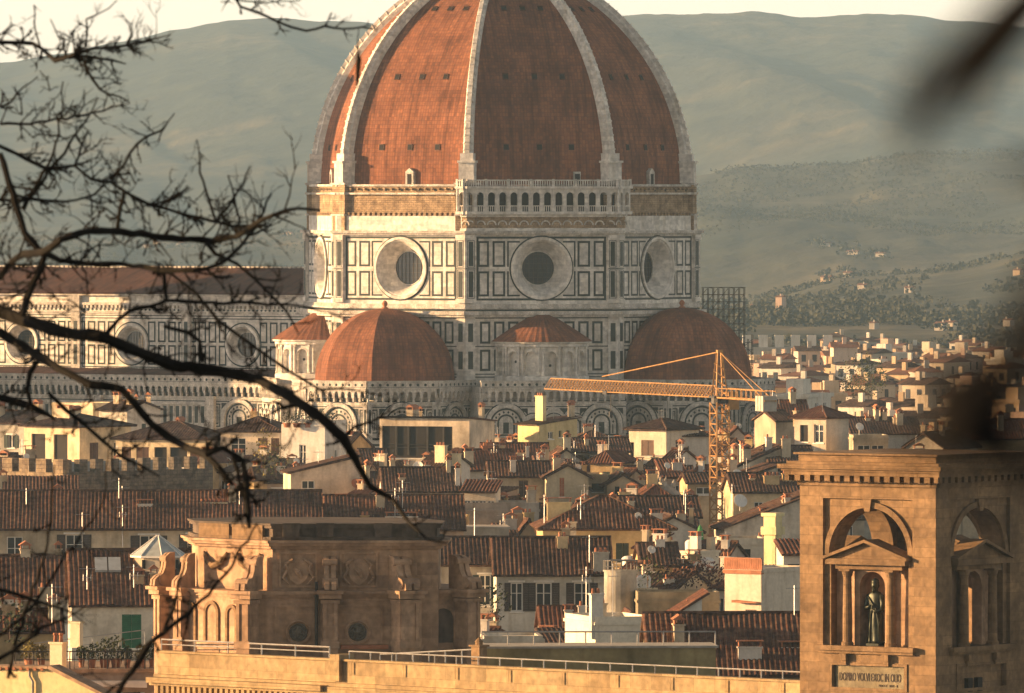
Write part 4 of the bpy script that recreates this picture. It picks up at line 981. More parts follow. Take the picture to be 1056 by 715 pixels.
H('white gabled house seen over the sandstone tower at far right', 935, 972, 998, 461, 1110, -30, plaster((.62, .55, .44)), 'gy', 1.5, d=9, chim=[(.3, .2, 2.2, .6, 0), (.6, .4, 2.2, .5, 1)])
H('dark red roofed house at the right edge above the sandstone tower', 990, 994, 1075, 452, 1150, 5, OCH, 'gx', 2.0, M_tile3, d=11, chim=[(.2, .3, 2.2, .8, 0), (.5, .2, 2.4, .7, 2)])
H('brown house right of the crane tip with white facade', 795, 800, 818, 434, 1140, 20, plaster((.45, .36, .26)), 'gx', 1.0, d=7)
H('red-brown house between the crane counterweight and the belfry block', 793, 796, 834, 428, 1200, 6, PINK, 'gx', 1.6, M_tile3, d=8)
# --- second line
H('brown-roofed house with lit chimneys left of the loggia', 371, 374, 400, 478, 1100, 8, PINK, 'gx', 1.4, d=7, wins=[(.4, .8, 1.0, 1.4, 'plain')])
H('house with a dark roof and glossy air conditioner under the loggia', 374, 377, 432, 503, 1030, 5, GREY, 'gx', 1.4, d=8, wins=[(.15, .6, .9, .8, 'plain'), (.5, .5, 1.0, .9, 'open')], chim=[(.8, .2, 2.2, .5, 1)], ant=[(.3, .4, 3)])
H('low white house with satellite dish and square lit chimney stack', 432, 455, 474, 481, 1040, -32, WHITE, 'gx', 1.3, M_tile2, d=6, dsh=[(.1, -.1, -.1, .6)], chim=[(.86, .1, 2.0, 1.3, 0, plaster((.72, .62, .42), .1)), (1.3, .3, 1.1, .9, 2, plaster((.72, .62, .42), .1))])
H('house with long dark roof and air conditioner box left of the dormer room', 392, 396, 474, 506, 985, 4, WHITE, 'gx', 2.1, d=9, wins=[(.3, .4, 1.4, 1.0, 'open'), (.75, .4, 1.6, 1.0, 'plain')], chim=[(.25, .2, 1.0, .6, 1), (.62, .7, 2.2, .5, 1, WHITE), (.98, .1, 2.0, .5, 2, WHITE)])
H('white-walled house behind the dormer room with dark red roof', 470, 473, 530, 484, 1050, 7, plaster((.56, .5, .42)), 'gx', 1.9, M_tile3, d=8, chim=[(.2, .1, 1.7, 1.0, 1), (.55, .5, 2.2, .6, 0, M_terra)], ant=[(.7, .4, 2.2)])
H('gray house with one tall dark shuttered door beside the yellow gable', 503, 505, 566, 491, 1010, 3, plaster((.46, .42, .33)), 'gx', 1.3, d=7, wins=[(.57, .5, 1.0, 2.2, RS), (.15, .8, .7, 1.6, 'plain')], shm=M_shutb, chim=[(.4, .1, 1.4, .6, 1, WHITE)])
H('yellowish gabled house front with narrow orange door', 563, 564, 607, 492, 1004, 2, plaster((.54, .47, .33), .2), 'gy', 1.2, d=8, wins=[(.36, .1, .5, 2.0, RS)], shm=M_terra, ant=[(.7, .2, 2)])
H('ochre gabled cottage with a recessed roof terrace beside the gray gable', 604, 606, 627, 494, 1012, 6, plaster((.60, .47, .30)), 'flat', .5, d=6, wins=[(.5, .5, 1.3, .9, 'open')])
H('ochre gabled cottage front with one slit window', 625, 626, 659, 500, 1008, 4, plaster((.55, .45, .31)), 'gy', 1.0, d=8, wins=[(.32, .2, .5, 1.0, 'open')])
H('wide dark roof on a shadowed house left of the crane mast', 637, 640, 716, 499, 1075, 4, BEI, 'gx', 1.7, d=9, wins=[(.4, .4, 4, 1.0, 'open')], chim=[(.3, .4, 2.2, .7, 1)], dsh=[(.95, -.05, .9, .7, M_terra)])
H('low ochre house with stepped terraces right of the stone statue', 706, 709, 742, 498, 1040, 6, plaster((.6, .44, .27)), 'gx', .8, d=7, wins=[(.5, .5, 1.6, .8, 'plain')], dsh=[(.1, -.1, -1.6, .55, M_terra)])
H('house with shallow dark roof and gray gable right of the crane mast', 752, 756, 800, 497, 1015, 12, plaster((.52, .46, .37)), 'sr', 1.5, d=8, wins=[(.3, .5, .9, .8, 'open')], dsh=[(.05, -.1, .7, .65)])
H('ochre house under a broad dark roof right of the crane mast', 753, 756, 832, 507, 980, 5, plaster((.62, .48, .30)), 'gx', 1.6, d=9, wins=[(.35, 1.1, 1, 1.0, 'plain')], dsh=[(.08, -.1, -1.0, .75)], chim=[(.55, .2, 1.3, 1.6, 0, OCH), (.8, .3, 1.5, 1.4, 0, OCH), (.3, .3, 1, .5, 1)])
H('shadowed house with open eaves at the left of the ochre broad-roofed one', 790, 793, 840, 476, 1080, 6, BEI, 'gx', 1.5, d=9, wins=[(.5, .5, 3.2, 1.2, 'open')], chim=[(.4, .1, 2.3, 1, 0)])
t = H('small glazed dormer room with a row of windows on the rooftops', 476, 511, 517, 507, 930, -8, plaster((.64, .53, .40), .15), 'sb', .8, M_tile3, d=3.5, wins=[(.16, .9, .75, 1.2, 'plain'), (.40, .9, .75, 1.2, 'plain'), (.62, .9, .75, 1.2, 'plain'), (.86, .9, .75, 1.2, 'plain')])
H('roof terrace house with concrete parapet under the glazed dormer room', 452, 455, 556, 528, 925, 3, plaster((.38, .34, .29)), 'flat', .9, d=7, wins=[(.1, 2.2, 1, 1, 'open')], chim=[(.93, .2, 1.8, .9, 1, GREY)])
H('white canopy house with an illuminated corner under the roof terrace', 455, 458, 525, 546, 905, 3, plaster((.62, .56, .47)), 'flat', .25, d=6, wins=[(.45, .6, 2.4, 1.0, 'open'), (.65, 1.7, 2.2, 1.0, 'open')])
H('big brown tiled house with yellow walls in the centre of the town', 557, 560, 692, 547, 870, 3, plaster((.55, .43, .23), .25), 'hip', 2.9, M_tile, d=11, wins=[(.1, .6, 1.0, 1.0, 'plain'), (.34, 1.0, 1.4, 2.2, 'open'), (.62, 1.2, 1.2, 1.8, RS)], chim=[(.14, .3, 2.2, 2.2, 1, plaster((.72, .58, .30), .1)), (.22, -.02, .5, .9, 0)], ant=[(.3, .1, 2.4), (.02, .2, 2.6)], dsh=[(.75, .15, 1.2, .35)])
H('brown-roofed house with long white roof light left of the crane foot', 640, 643, 722, 533, 935, 4, BEI, 'gx', 1.7, M_tile2, d=10, chim=[(.12, .2, 1.2, .6, 1)], wins=[(.6, .5, 1.4, .9, 'plain')])
H('cream house with long roof and brown eaves right behind the crane foot', 744, 747, 832, 545, 900, 5, plaster((.6, .52, .42)), 'sr', 3.0, M_tile2, d=9, wins=[(.3, .9, 1, .9, 'open')], chim=[(.78, .1, 2.6, .5, 1, WHITE), (.5, .3, 1.2, .5, 1, WHITE)])
# --- long roof row left
H('very long brown tiled palace with cream walls behind the library roof', -90, -86, 330, 544, 890, 2.0, plaster((.56, .46, .33)), 'gx', 3.1, M_tile, d=11, wins=[(.243, .9, 1.5, 3.0, 'plain'), (.39, .7, 1.6, 2.6, 'sh'), (.575, .8, 1.7, 2.8, 'sh'), (.69, .7, 1.5, 2.9, 'sh')], shm=M_shutb, chim=[(.565, .3, 1.8, 1.4, 1, WHITE), (.735, .35, 1.9, 2.6, 0, plaster((.72, .64, .44))), (.83, .4, 1.9, 2.4, 0, plaster((.72, .64, .44))), (.19, .65, 3.2, .9, 0, PINK)], ant=[(.51, -.02, 3.6, -1.5), (.41, -.02, 2.4, -1.0), (.27, .3, 3.0), (.8, .3, 3)], dsh=[(.05, .5, 2.0, .3)])
H('brown tiled house with pale roof edge joined right of the long palace', 334, 337, 478, 545, 895, 2.5, PINK, 'gx', 2.8, M_tile, d=11, chim=[(.28, .1, .9, .8, 0, OCH), (.12, .5, 2.4, 1.0, 1, OCH), (.55, .1, .8, 3.0, 1, WHITE)], ant=[(.5, .05, 3.2)])
H('small lean-to roof between battlements and the long palace', -10, -6, 80, 512, 960, 3, OCH, 'sb', 1.6, M_tile, d=7, chim=[(.05, .1, 1.8, .8, 0)])
# crenellated palace
def crenel(mb, M, x0, x1, z0, z1, mw=1.3, gap=1.1, mh=1.5, th=.9):
    mb.M = M; mb.bx(x0, x1, 0, th, z0, z1); n = int((x1-x0+gap)/(mw+gap)); st = (x1-x0+gap)/n
    for i in range(n): mb.bx(x0+i*st, x0+i*st+mw, 0, th, z1, z1+mh)
p = P(65, 474, 1060); cp = thing('fortified_palace', 'fortified stone palace with square battlements at left', 'palace', (p.x, p.y, 0), R_(-45))
ZT = p.z-1.5
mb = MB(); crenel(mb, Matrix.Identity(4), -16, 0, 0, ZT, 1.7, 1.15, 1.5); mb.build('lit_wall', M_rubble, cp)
M_rub_shade = stone('shaded_rubble', (.20, .17, .14), (.07, .06, .05), 2.4, .7, .4, .35, 1.0)  # darker copy of the rubble, the side wall's shade put into its colour
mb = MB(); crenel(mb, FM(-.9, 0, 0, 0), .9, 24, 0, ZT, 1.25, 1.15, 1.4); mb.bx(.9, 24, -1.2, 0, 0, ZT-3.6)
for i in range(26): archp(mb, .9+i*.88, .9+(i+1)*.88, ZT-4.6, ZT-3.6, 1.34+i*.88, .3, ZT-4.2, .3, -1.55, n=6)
mb.bx(.9, 24, -1.55, 0, ZT-3.6, ZT-3.4); mb.build('side_wall', M_rub_shade, cp)
mb = MB(); mb.M = Matrix.Identity(4); mb.prism([(-15.9, ZT-2.2), (-.9, ZT-2.2), (-8.4, ZT+.9)], 1.0, 22); mb.build('roof', M_lead, cp)
# --- nearer rows
t = H('brown tiled house with white wall and large rooflight at far left', -60, -56, 84, 612, 760, 4, WHITE, 'gx', 2.7, M_tile, d=9, chim=[(.73, -.05, .2, .9, 0)])
t = H('brown tiled house with pair of roof windows and green shuttered door', 70, 74, 236, 622, 728, 4, plaster((.60, .55, .46), .3), 'gx', 3.7, M_tile, d=13, wins=[(.38, .9, 1.5, 2.6, 'closed'), (.575, 1.6, .3, .5, 'open')], shm=flat('bright_green_shutter', (.02, .13, .06), .5), ant=[(.1, .1, 2.2), (.3, .5, 3), (.55, .2, 2)])
w = -1
sl = 3.7/6.5; mb = MB(); mb.M = Matrix.Translation((1.9, 3.6, P(74, 622, 728).z+.1+3.6*sl)) @ Matrix.Rotation(math.atan(sl), 4, 'X')
frame(mb, 0, 1.5, 0, 1.5, .1) if 0 else None
for x in (0, 1.05): mb.bx(x, x+.95, 0, 1.9, .1, .3)
ro = mb.build('roof_window', flat('pale_glass', (.45, .47, .48), .15, 0, .1), t)
lp = P(163, 574, 733.6); ln = thing('roof_lantern', 'glazed pyramid roof lantern with white ribs on a beige octagonal base', 'lantern', (lp.x, lp.y, 0), R_(10))
mb = MB(); mb.lathe(0, 0, [(1.85, lp.z-3.5), (1.85, lp.z)], 8); mb.build('base', BEI, ln)
mb = MB(); mb.lathe(0, 0, [(2.15, lp.z), (2.15, lp.z+.1), (.12, lp.z+1.6)], 8); mb.build('glass', flat('milky_glass', (.40, .43, .43), .2, 0, .15), ln)
mb = MB(); [mb.bar((2.17*math.cos(a), 2.17*math.sin(a), lp.z+.12), (.1*math.cos(a), .1*math.sin(a), lp.z+1.65), .045) for a in [i*math.pi/4 for i in range(8)]]; mb.lathe(0, 0, [(2.2, lp.z-.05), (2.2, lp.z+.1)], 8); mb.build('ribs', M_white, ln)
mb = MB(); [mb.bx(1.86*math.cos(a)-.12, 1.86*math.cos(a)+.12, 1.86*math.sin(a)-.12, 1.86*math.sin(a)+.12, lp.z-.9, lp.z-.2) for a in (R_(-90), R_(-45), R_(-135))]; mb.build('slots', M_dark, ln)
H('white house with two pairs of dark shuttered windows and brown roof', 510, 512, 628, 589, 792, 2, plaster((.60, .57, .50), .2), 'gx', 2.5, M_tile2, d=9, wins=[(.18, 1.0, 1.0, 2.4, 'sh'), (.42, 1.0, 1.3, 2.4, 'sh'), (.76, 1.0, 1.3, 2.4, 'sh')], shm=M_shutb, chim=[(.93, -.02, 1.3, 1.3, 0, GREY), (.6, .35, 2.5, .9, 0, plaster((.68, .52, .3)))], ant=[(.83, .1, 2.4)], over=.8)
H('brown tiled house with narrow dark window left of the white shuttered house', 448, 451, 511, 581, 800, 2, plaster((.50, .45, .38)), 'gx', 1.9, M_tile2, d=8, wins=[(.82, 1.0, 1.0, 2.6, 'sh')], shm=M_shut)
p = P(640, 590, 778); ct = thing('stair_tower', 'pale rounded stair tower with rooftop railing right of the white shuttered house', 'stair tower', (p.x, p.y+1.5, 0))
mb = MB(); mb.lathe(0, 0, [(1.35, 0), (1.35, p.z), (1.45, p.z), (1.45, p.z+.12)], 20); mb.build('wall', GREY, ct, smooth=False)
mb = MB(); [mb.bar((1.4*math.cos(a), 1.4*math.sin(a), p.z), (1.4*math.cos(a), 1.4*math.sin(a), p.z+.9), .03) for a in [i*.3 for i in range(21)]]; mb.lathe(0, 0, [(1.42, p.z+.88), (1.42, p.z+.94)], 20); mb.build('railing', M_dmetal, ct)
H('low terrace house with stone balustrade below the crane', 655, 658, 742, 622, 775, 3, plaster((.36, .30, .2)), 'flat', .9, d=5, wins=[(.3, 1.6, 3.5, 1.2, 'open')])
H('yellow-lit corner room in the rooftop jumble below the crane', 668, 680, 694, 577, 850, -30, plaster((.74, .62, .40), .1), 'flat', .5, d=3, chim=[(.5, .4, 2.0, 1.2, 1, WHITE)])
H('bright white chimney room in the rooftop jumble left of the crane foot', 700, 716, 760, 571, 845, -42, plaster((.74, .64, .5), .1), 'flat', .3, d=3.4, chim=[(.3, .5, 1.2, .9, 1, WHITE), (.8, .8, 1.1, .6, 0)])
H('small pink-lit rooftop room below the brown central house', 640, 651, 668, 590, 835, -35, plaster((.66, .5, .38)), 'gx', .7, M_tile3, d=3, wins=[(.5, .5, .7, .8, 'open')])
H('cream penthouse with lean-to roof left of the green parasol', 655, 668, 700, 565, 865, -25, CREAM, 'sb', 1.0, M_tile3, d=5, wins=[(.4, .5, .8, .8, 'plain')], chim=[(.3, .3, 1.3, .5, 1)])
H('low house with flat terrace right behind the brown bush', 700, 703, 752, 598, 815, 4, plaster((.5, .42, .3)), 'flat', .7, d=4, wins=[(.3, .9, 1.4, 1.2, 'plain')])
H('white house with gray gable and rooftop boiler box near the crane base', 664, 667, 722, 548, 900, 6, plaster((.55, .52, .46)), 'gy', 1.3, d=7, chim=[(.2, .1, 1.4, 1.1, 1, WHITE)], wins=[(.3, .4, .8, .8, 'open')])
H('dark low house with pale front right of the crane base', 742, 745, 790, 562, 860, 4, plaster((.55, .48, .38)), 'flat', .6, d=6, wins=[(.5, .4, 1.2, 1.0, 'open')])
t = H('tall white block with brown-railed roof terrace and small canopy', 748, 785, 832, 591, 762, -36, plaster((.66, .57, .46), .12), 'flat', .35, d=7, wins=[(.72, 3.0, 1.1, 1.7, RS)], shm=M_shutb)
mb = MB(); w_ = 37*762/FP/math.cos(R_(36))
for i in range(22): mb.bx(-w_+i*w_/21-.07, -w_+i*w_/21+.07, -.02, .1, P(0, 591, 762).z+.22, P(0, 591, 762).z+1.1)
mb.bx(-w_-.1, .1, -.15, .25, P(0, 591, 762).z-.1, P(0, 591, 762).z+.2); mb.bx(-w_, 0, -.05, .12, P(0, 591, 762).z+1.1, P(0, 591, 762).z+1.2); mb.build('railing', M_terra, t)
mb = MB(); z = P(0, 622, 762).z; mb.prism([(-w_*.68, z), (-.05, z), (-.05, z+.06), (-w_*.68, z+.2)], -.7, -.01); mb.build('canopy', M_terra, t)
H('white upper house with dark doorway behind the terrace block', 806, 808, 850, 572, 775, 4, plaster((.62, .58, .52), .15), 'sb', .8, M_tile3, d=6, wins=[(.25, .8, 1.0, 3.2, 'open'), (.7, .9, .9, 1.4, 'plain')])
H('long low white wall-like house across the foot of the terrace block', 725, 727, 850, 640, 735, 3, plaster((.66, .62, .56), .12), 'flat', .4, d=4)
H('white gabled house with red oval sign between the roofs', 679, 681, 724, 643, 745, 3, plaster((.56, .53, .48)), 'sr', 2.0, M_tile3, d=6, chim=[(.8, .5, 1.0, .5, 1, WHITE)])
H('low brown roof with chimney boxes below the white shuttered house', 556, 559, 606, 648, 740, 3, PINK, 'gx', 1.4, M_tile3, d=6, chim=[(.6, .2, 1.1, .6, 1, WHITE), (.92, .3, 1.4, .7, 0, WHITE)], ant=[(.98, .1, 4.2)])
H('bright white flat-roofed house with railings above the olive wall', 607, 614, 676, 645, 680, 18, plaster((.76, .68, .55), .1), 'flat', .6, d=7, chim=[(.04, .05, 2.0, .9, 0, WHITE), (.28, .3, 1.2, .4, 0)], ant=[(.34, .1, 3.8)])
H('broad brown tiled roof at lower right beside the sandstone tower', 668, 671, 850, 694, 640, 2, OLIVE, 'gx', 3.6, M_tile, d=13, chim=[(.58, .12, 1.4, 1.6, 1, WHITE), (.83, .22, 1.3, 1.5, 1, WHITE)], dsh=[(.35, .4, 1.8, .4, M_terra)], ant=[(.45, .5, 2.0)])
H('short dark red roof with tiled hump left of the broad brown roof', 628, 631, 672, 656, 690, 3, PINK, 'gy', 1.5, M_tile3, d=7)
# tall yellow chimney and free-standing pieces
p = P(797, 566, 820); st = thing('chimney_stack', 'tall pale yellow chimney stack with flared cap beside the terrace block', 'chimney', (p.x, p.y, 0), R_(-36))
mb = MB(); z1 = P(0, 529, 820).z
mb.bx(-.6, .6, -.5, .5, 0, z1-1.9); mb.zprism([(-.8, -.7), (.8, -.7), (.8, .7), (-.8, .7)], z1-1.9, z1-1.2); mb.bx(-.62, .62, -.52, .52, z1-1.2, z1-.3); mb.bx(-.78, .78, -.68, .68, z1-.3, z1); mb.build('shaft', plaster((.74, .64, .36), .15), st)
# --- filler rows: the rest of the town, packed between the ones above
colr = [('cream', CREAM), ('white', WHITE), ('ochre', OCH), ('gray', GREY), ('pink', PINK), ('beige', BEI)]
fr_ = random.Random(21); seq = 0
FILL = [(1210, 21.3, 480, 800, 22), (1175, 21.3, 190, 830, 22), (1095, 21, -20, 1090, 22), (1050, 21, 250, 860, 22), (1000, 20.6, 350, 860, 24), (955, 20.6, 400, 850, 24), (915, 20.2, 430, 850, 25), (845, 19.6, 440, 850, 26), (812, 19.8, 640, 850, 22), (700, 18.8, 480, 850, 30), (655, 17, -60, 700, 34)]
names = ['just under the cathedral apses', 'under the chapels', 'behind the battlements line', 'behind the glazed dormer', 'behind the long palace', 'beside the crane foot', 'below the dormer terrace', 'behind the stair tower', 'in the rooftop jumble', 'behind the olive wall', 'before the olive wall']
ords = ['first', 'second', 'third', 'fourth', 'fifth', 'sixth', 'seventh', 'eighth', 'ninth', 'tenth', 'eleventh', 'twelfth', 'thirteenth', 'fourteenth', 'fifteenth', 'sixteenth', 'seventeenth', 'eighteenth', 'nineteenth', 'twentieth', 'twenty-first', 'twenty-second', 'twenty-third', 'twenty-fourth', 'twenty-fifth', 'twenty-sixth', 'twenty-seventh', 'twenty-eighth', 'twenty-ninth', 'thirtieth']
ords += [('thirty-'+x) for x in ords[:9]]+['fortieth']+[('forty-'+x) for x in ords[:9]]+['fiftieth']+[('fifty-'+x) for x in ords[:9]]
rnames = {'gx': 'ridged', 'gy': 'gabled', 'hip': 'hipped', 'sb': 'lean-to'}
for (Y, zt, a, b, wpx), nm in zip(FILL, names):
    px = a; i = 0
    while px < b:
        w = wpx*fr_.uniform(.7, 1.6); z = zt+fr_.uniform(-1.6, 1.6); py = CY+(HZ-z)*FP/(Y+fr_.uniform(-8, 8))
        if Y <= 1000 and px < 764 and px+w > 720: z = min(z, HZ-(560-CY)*Y/FP-1.8); py = CY+(HZ-z)*FP/Y
        cn, cm = fr_.choice(colr); rt = fr_.choice(['gx', 'gx', 'gy', 'hip', 'sb']); ph = fr_.choice([-32, -20, 5, 3, 8, -28])
        side = 4 if abs(ph) < 10 else w*.35
        q = (px, px+w-side, px+w) if ph < 0 else (px, px+side*.3, px+w)
        W_m = w*Y/FP
        wn = [(u, fr_.uniform(.6, 1), .9, 1.5, fr_.choice(['plain', 'closed', 'sh'])) for u in ((.3, .72) if W_m > 3.5 else (.5,))]
        ch = [(fr_.uniform(.2, .8), fr_.uniform(.2, .6), fr_.uniform(1.0, 2.0), fr_.uniform(.5, 1.2), fr_.choice([0, 1, 2]), fr_.choice([WHITE, CREAM, YEL])) for _ in range(fr_.choice([1, 1, 2]))]
        an = [(fr_.uniform(.2, .8), .4, fr_.uniform(1.5, 3))] if fr_.random() < .35 else []
        ds = [(fr_.uniform(.1, .9), .2, 1.2, .38)] if fr_.random() < .25 else []
        H(f'{cn} {rnames[rt]} house, {ords[i]} from left in the row {nm}', *q, py, Y+fr_.uniform(-8, 8), ph, cm, rt, fr_.uniform(.9, 1.7), fr_.choice([M_tile, M_tile2, M_tile2, M_tile3]), d=fr_.uniform(6, 8), wins=wn, chim=ch, ant=an, dsh=ds, group='tiled town houses filling the old quarter')
        px += w*fr_.uniform(.95, 1.1); i += HN[0] not in SKIP
# --- far town beyond the cathedral on the right: small simple houses
ft = random.Random(5); FT = [plaster(c, .12, .1) for c in ((.54, .45, .34), (.64, .60, .53), (.50, .37, .24), (.42, .38, .33), (.50, .36, .28))]; FTn = ['cream', 'white', 'ochre', 'gray', 'pink']
def far_house(label, px, Y, w, d, h, phi, wm, rt, tm, storeys, z0=None, cat='house'):
    X = (px-CX)/FP*Y; z0 = ground_z(X, Y)-.5 if z0 is None else z0
    HN[1] += 1; q = ft.uniform(.2, .8)
    if HN[1] in SKIPF: return None
    mb = MB(); x0, x1 = -w/2, w/2
    mb.bx(x0, x1, 0, d, 0, h); mb.k = 1; o = .5; rs = min(w, d)*.17+.3
    if rt == 'flat': mb.k = 0; mb.bx(x0-.3, x1+.3, -.3, d+.3, h, h+.5); mb.bx(x0+w*.3, x0+w*.3+2.5, 1, 3.5, h+.5, h+2.5)
    elif rt == 'gx': mb.faces([(x0-o, -o, h), (x1+o, -o, h), (x1+o, d/2, h+rs), (x0-o, d/2, h+rs), (x0-o, d+o, h), (x1+o, d+o, h)], [(0, 1, 2, 3), (3, 2, 5, 4), (0, 3, 4), (1, 5, 2), (0, 4, 5, 1)])
    else: mb.faces([(x0-o, -o, h), (x1+o, -o, h), (x1+o, d+o, h), (x0-o, d+o, h), (x0+w*.35, d/2, h+rs), (x1-w*.35, d/2, h+rs)], [(0, 1, 5, 4), (1, 2, 5), (2, 3, 4, 5), (3, 0, 4), (0, 3, 2, 1)])
    mb.k = 0; mb.bx(x0+w*q-.45, x0+w*q+.45, d*.3, d*.3+.7, h, h+rs+1.1)
    mb.k = 2; n = max(2, int(w/3.4))
    for s in range(storeys):
        zz = h-2.3-s*3.1
        if zz < .5: break
        for i in range(n):
            cx = x0+(i+.5)*w/n; mb.bx(cx-.5, cx+.5, -.06, .3, zz-.1, zz+1.5)
        mb.bx(x1-.3, x1+.06, d*.3, d*.3+1, zz-.1, zz+1.5); mb.bx(x1-.3, x1+.06, d*.65, d*.65+1, zz-.1, zz+1.5)
    o_ = mb.build('house', [wm, tm, M_glass], None); o_.location = (X, Y, z0); o_.rotation_euler = (0, 0, R_(phi))
    o_['hf'] = HN[1]
    return tag(o_, label, cat, 'small houses of the far town')
FR = [(1300, 18.5, 810, 32, 'first'), (1370, 18.5, 795, 30, 'second'), (1450, 19, 780, 28, 'third'), (1540, 19, 775, 27, 'fourth'), (1640, 19.5, 770, 26, 'fifth'), (1750, 20, 765, 25, 'sixth'), (1880, 18.5, 762, 24, 'seventh'), (2020, 17.5, 760, 23, 'eighth'), (2170, 16.5, 760, 22, 'ninth'), (2330, 13, 762, 18, 'tenth'), (2480, 8.5, 765, 17, 'eleventh'), (2640, 4.5, 850, 15, 'twelfth')]
for Y, zt, px0, wpx, rn in FR:
    px = px0; i = 0
    while px < 1075:
        w = wpx*ft.uniform(.4, 1.05); ci = ft.randrange(5); rt = ft.choice(['gx', 'gx', 'gx', 'hip', 'hip', 'flat']); yy = Y+ft.uniform(-25, 25)
        h = zt+ft.uniform(-2.2, 2); phi = ft.choice([-35, -30, -25, 5, -40]); wm_ = w*yy/FP*.85
        far_house(f'{FTn[ci]} far {"flat" if rt=="flat" else "tile"}-roofed house, {ords[i]} from left in {rn} row beyond the apses', px+w/2, yy, max(5, wm_), ft.uniform(7, 12), h, phi, FT[ci], rt, ft.choice([M_tile_far, M_tile_far, M_tile2]), 1 if Y > 1700 else 2)
        px += w*ft.uniform(1.0, 1.22); i += HN[1] not in SKIPF
far_house('bright white house with dark windows behind the crane counterweight', 815, 1270, 5.2, 8, 27.0, -25, FT[1], 'flat', M_tile_far, 2)
far_house('large windowless pink block standing high in the far town', 872, 2140, 5.5, 9, 19.5, 3, plaster((.7, .5, .38), .1, .1), 'gx', M_tile_far, 0)
# long low building with square white roof boxes, at the foot of the hills
X0 = (762-CX)/FP*2500; lb = thing('long_building', 'long low building with a row of square white roof boxes at the hill foot', 'building', (X0, 2500, 0), 0)
mb = MB(); mb.bx(0, 27, 0, 14, 0, 13.2); mb.bx(0, 27.3, -.4, 0, 12.6, 13.2); mb.build('wall', FT[3], lb)
for i in range(6): mb = MB(); mb.bx(1+i*4.3, 3.4+i*4.3, 1, 4, 13.2, 16.4); mb.build('roof_box', FT[1], lb)
# hillside villas
VI = [(851, 281, 4290, 8, 'orange-lit', 2), (873, 281, 4300, 6, 'pale', 1), (803, 318, 3950, 4, 'slim tower-like', 4), (779, 322, 3900, 9, 'long cream', 0), (790, 320, 3850, 5, 'small white', 1), (968, 335, 3050, 5, 'ochre', 2), (978, 333, 3000, 5, 'low cream', 0), (899, 334, 3000, 3, 'tiny yellow', 2), (1048, 279, 3900, 5, 'orange', 2), (1038, 331, 2950, 4, 'bright narrow', 2), (851, 250, 5600, 12, 'large gray', 3), (907, 262, 5450, 10, 'faint white', 1), (878, 258, 5500, 14, 'faint long', 3), (150, 252, 5300, 9, 'bright', 1), (160, 249, 5350, 8, 'lit cream', 0), (185, 250, 5350, 8, 'dim', 1), (296, 240, 5600, 12, 'lit hillside', 0), (888, 294, 4200, 6, 'white', 1), (936, 297, 4150, 5, 'gray', 3), (985, 12, 0, 0, '', 0)]
sides_ = ['on the hill right of the dome', 'on the hill left of the dome']
for k, (px, py, Y, w, cn, ci) in enumerate(VI[:-1]):
    X = (px-CX)/FP*Y; zt = HZ+(CY-py)*Y/FP
    # settle the villa where the slope actually is along that line of sight
    best = min(range(2600, 6200, 25), key=lambda y: abs(ground_z((px-CX)/FP*y, y)+2-(HZ+(CY-py)*y/FP)) + abs(y-Y)*.004)
    v_ = far_house(f'{cn} villa {sides_[px < 500]}, ' + ['among dark cypresses', 'above the fields', 'on the slope', 'beside the wood'][k % 4], px, best, w*1.2, 8, 5.2 if cn != 'slim tower-like' else 13, -25, FT[(ci, 3)[k % 2]], 'gx', M_tile_far, 0, cat='villa')
    if v_: v_.scale = (.42, .42, .42) if py < 270 else (.5, .5, .5)
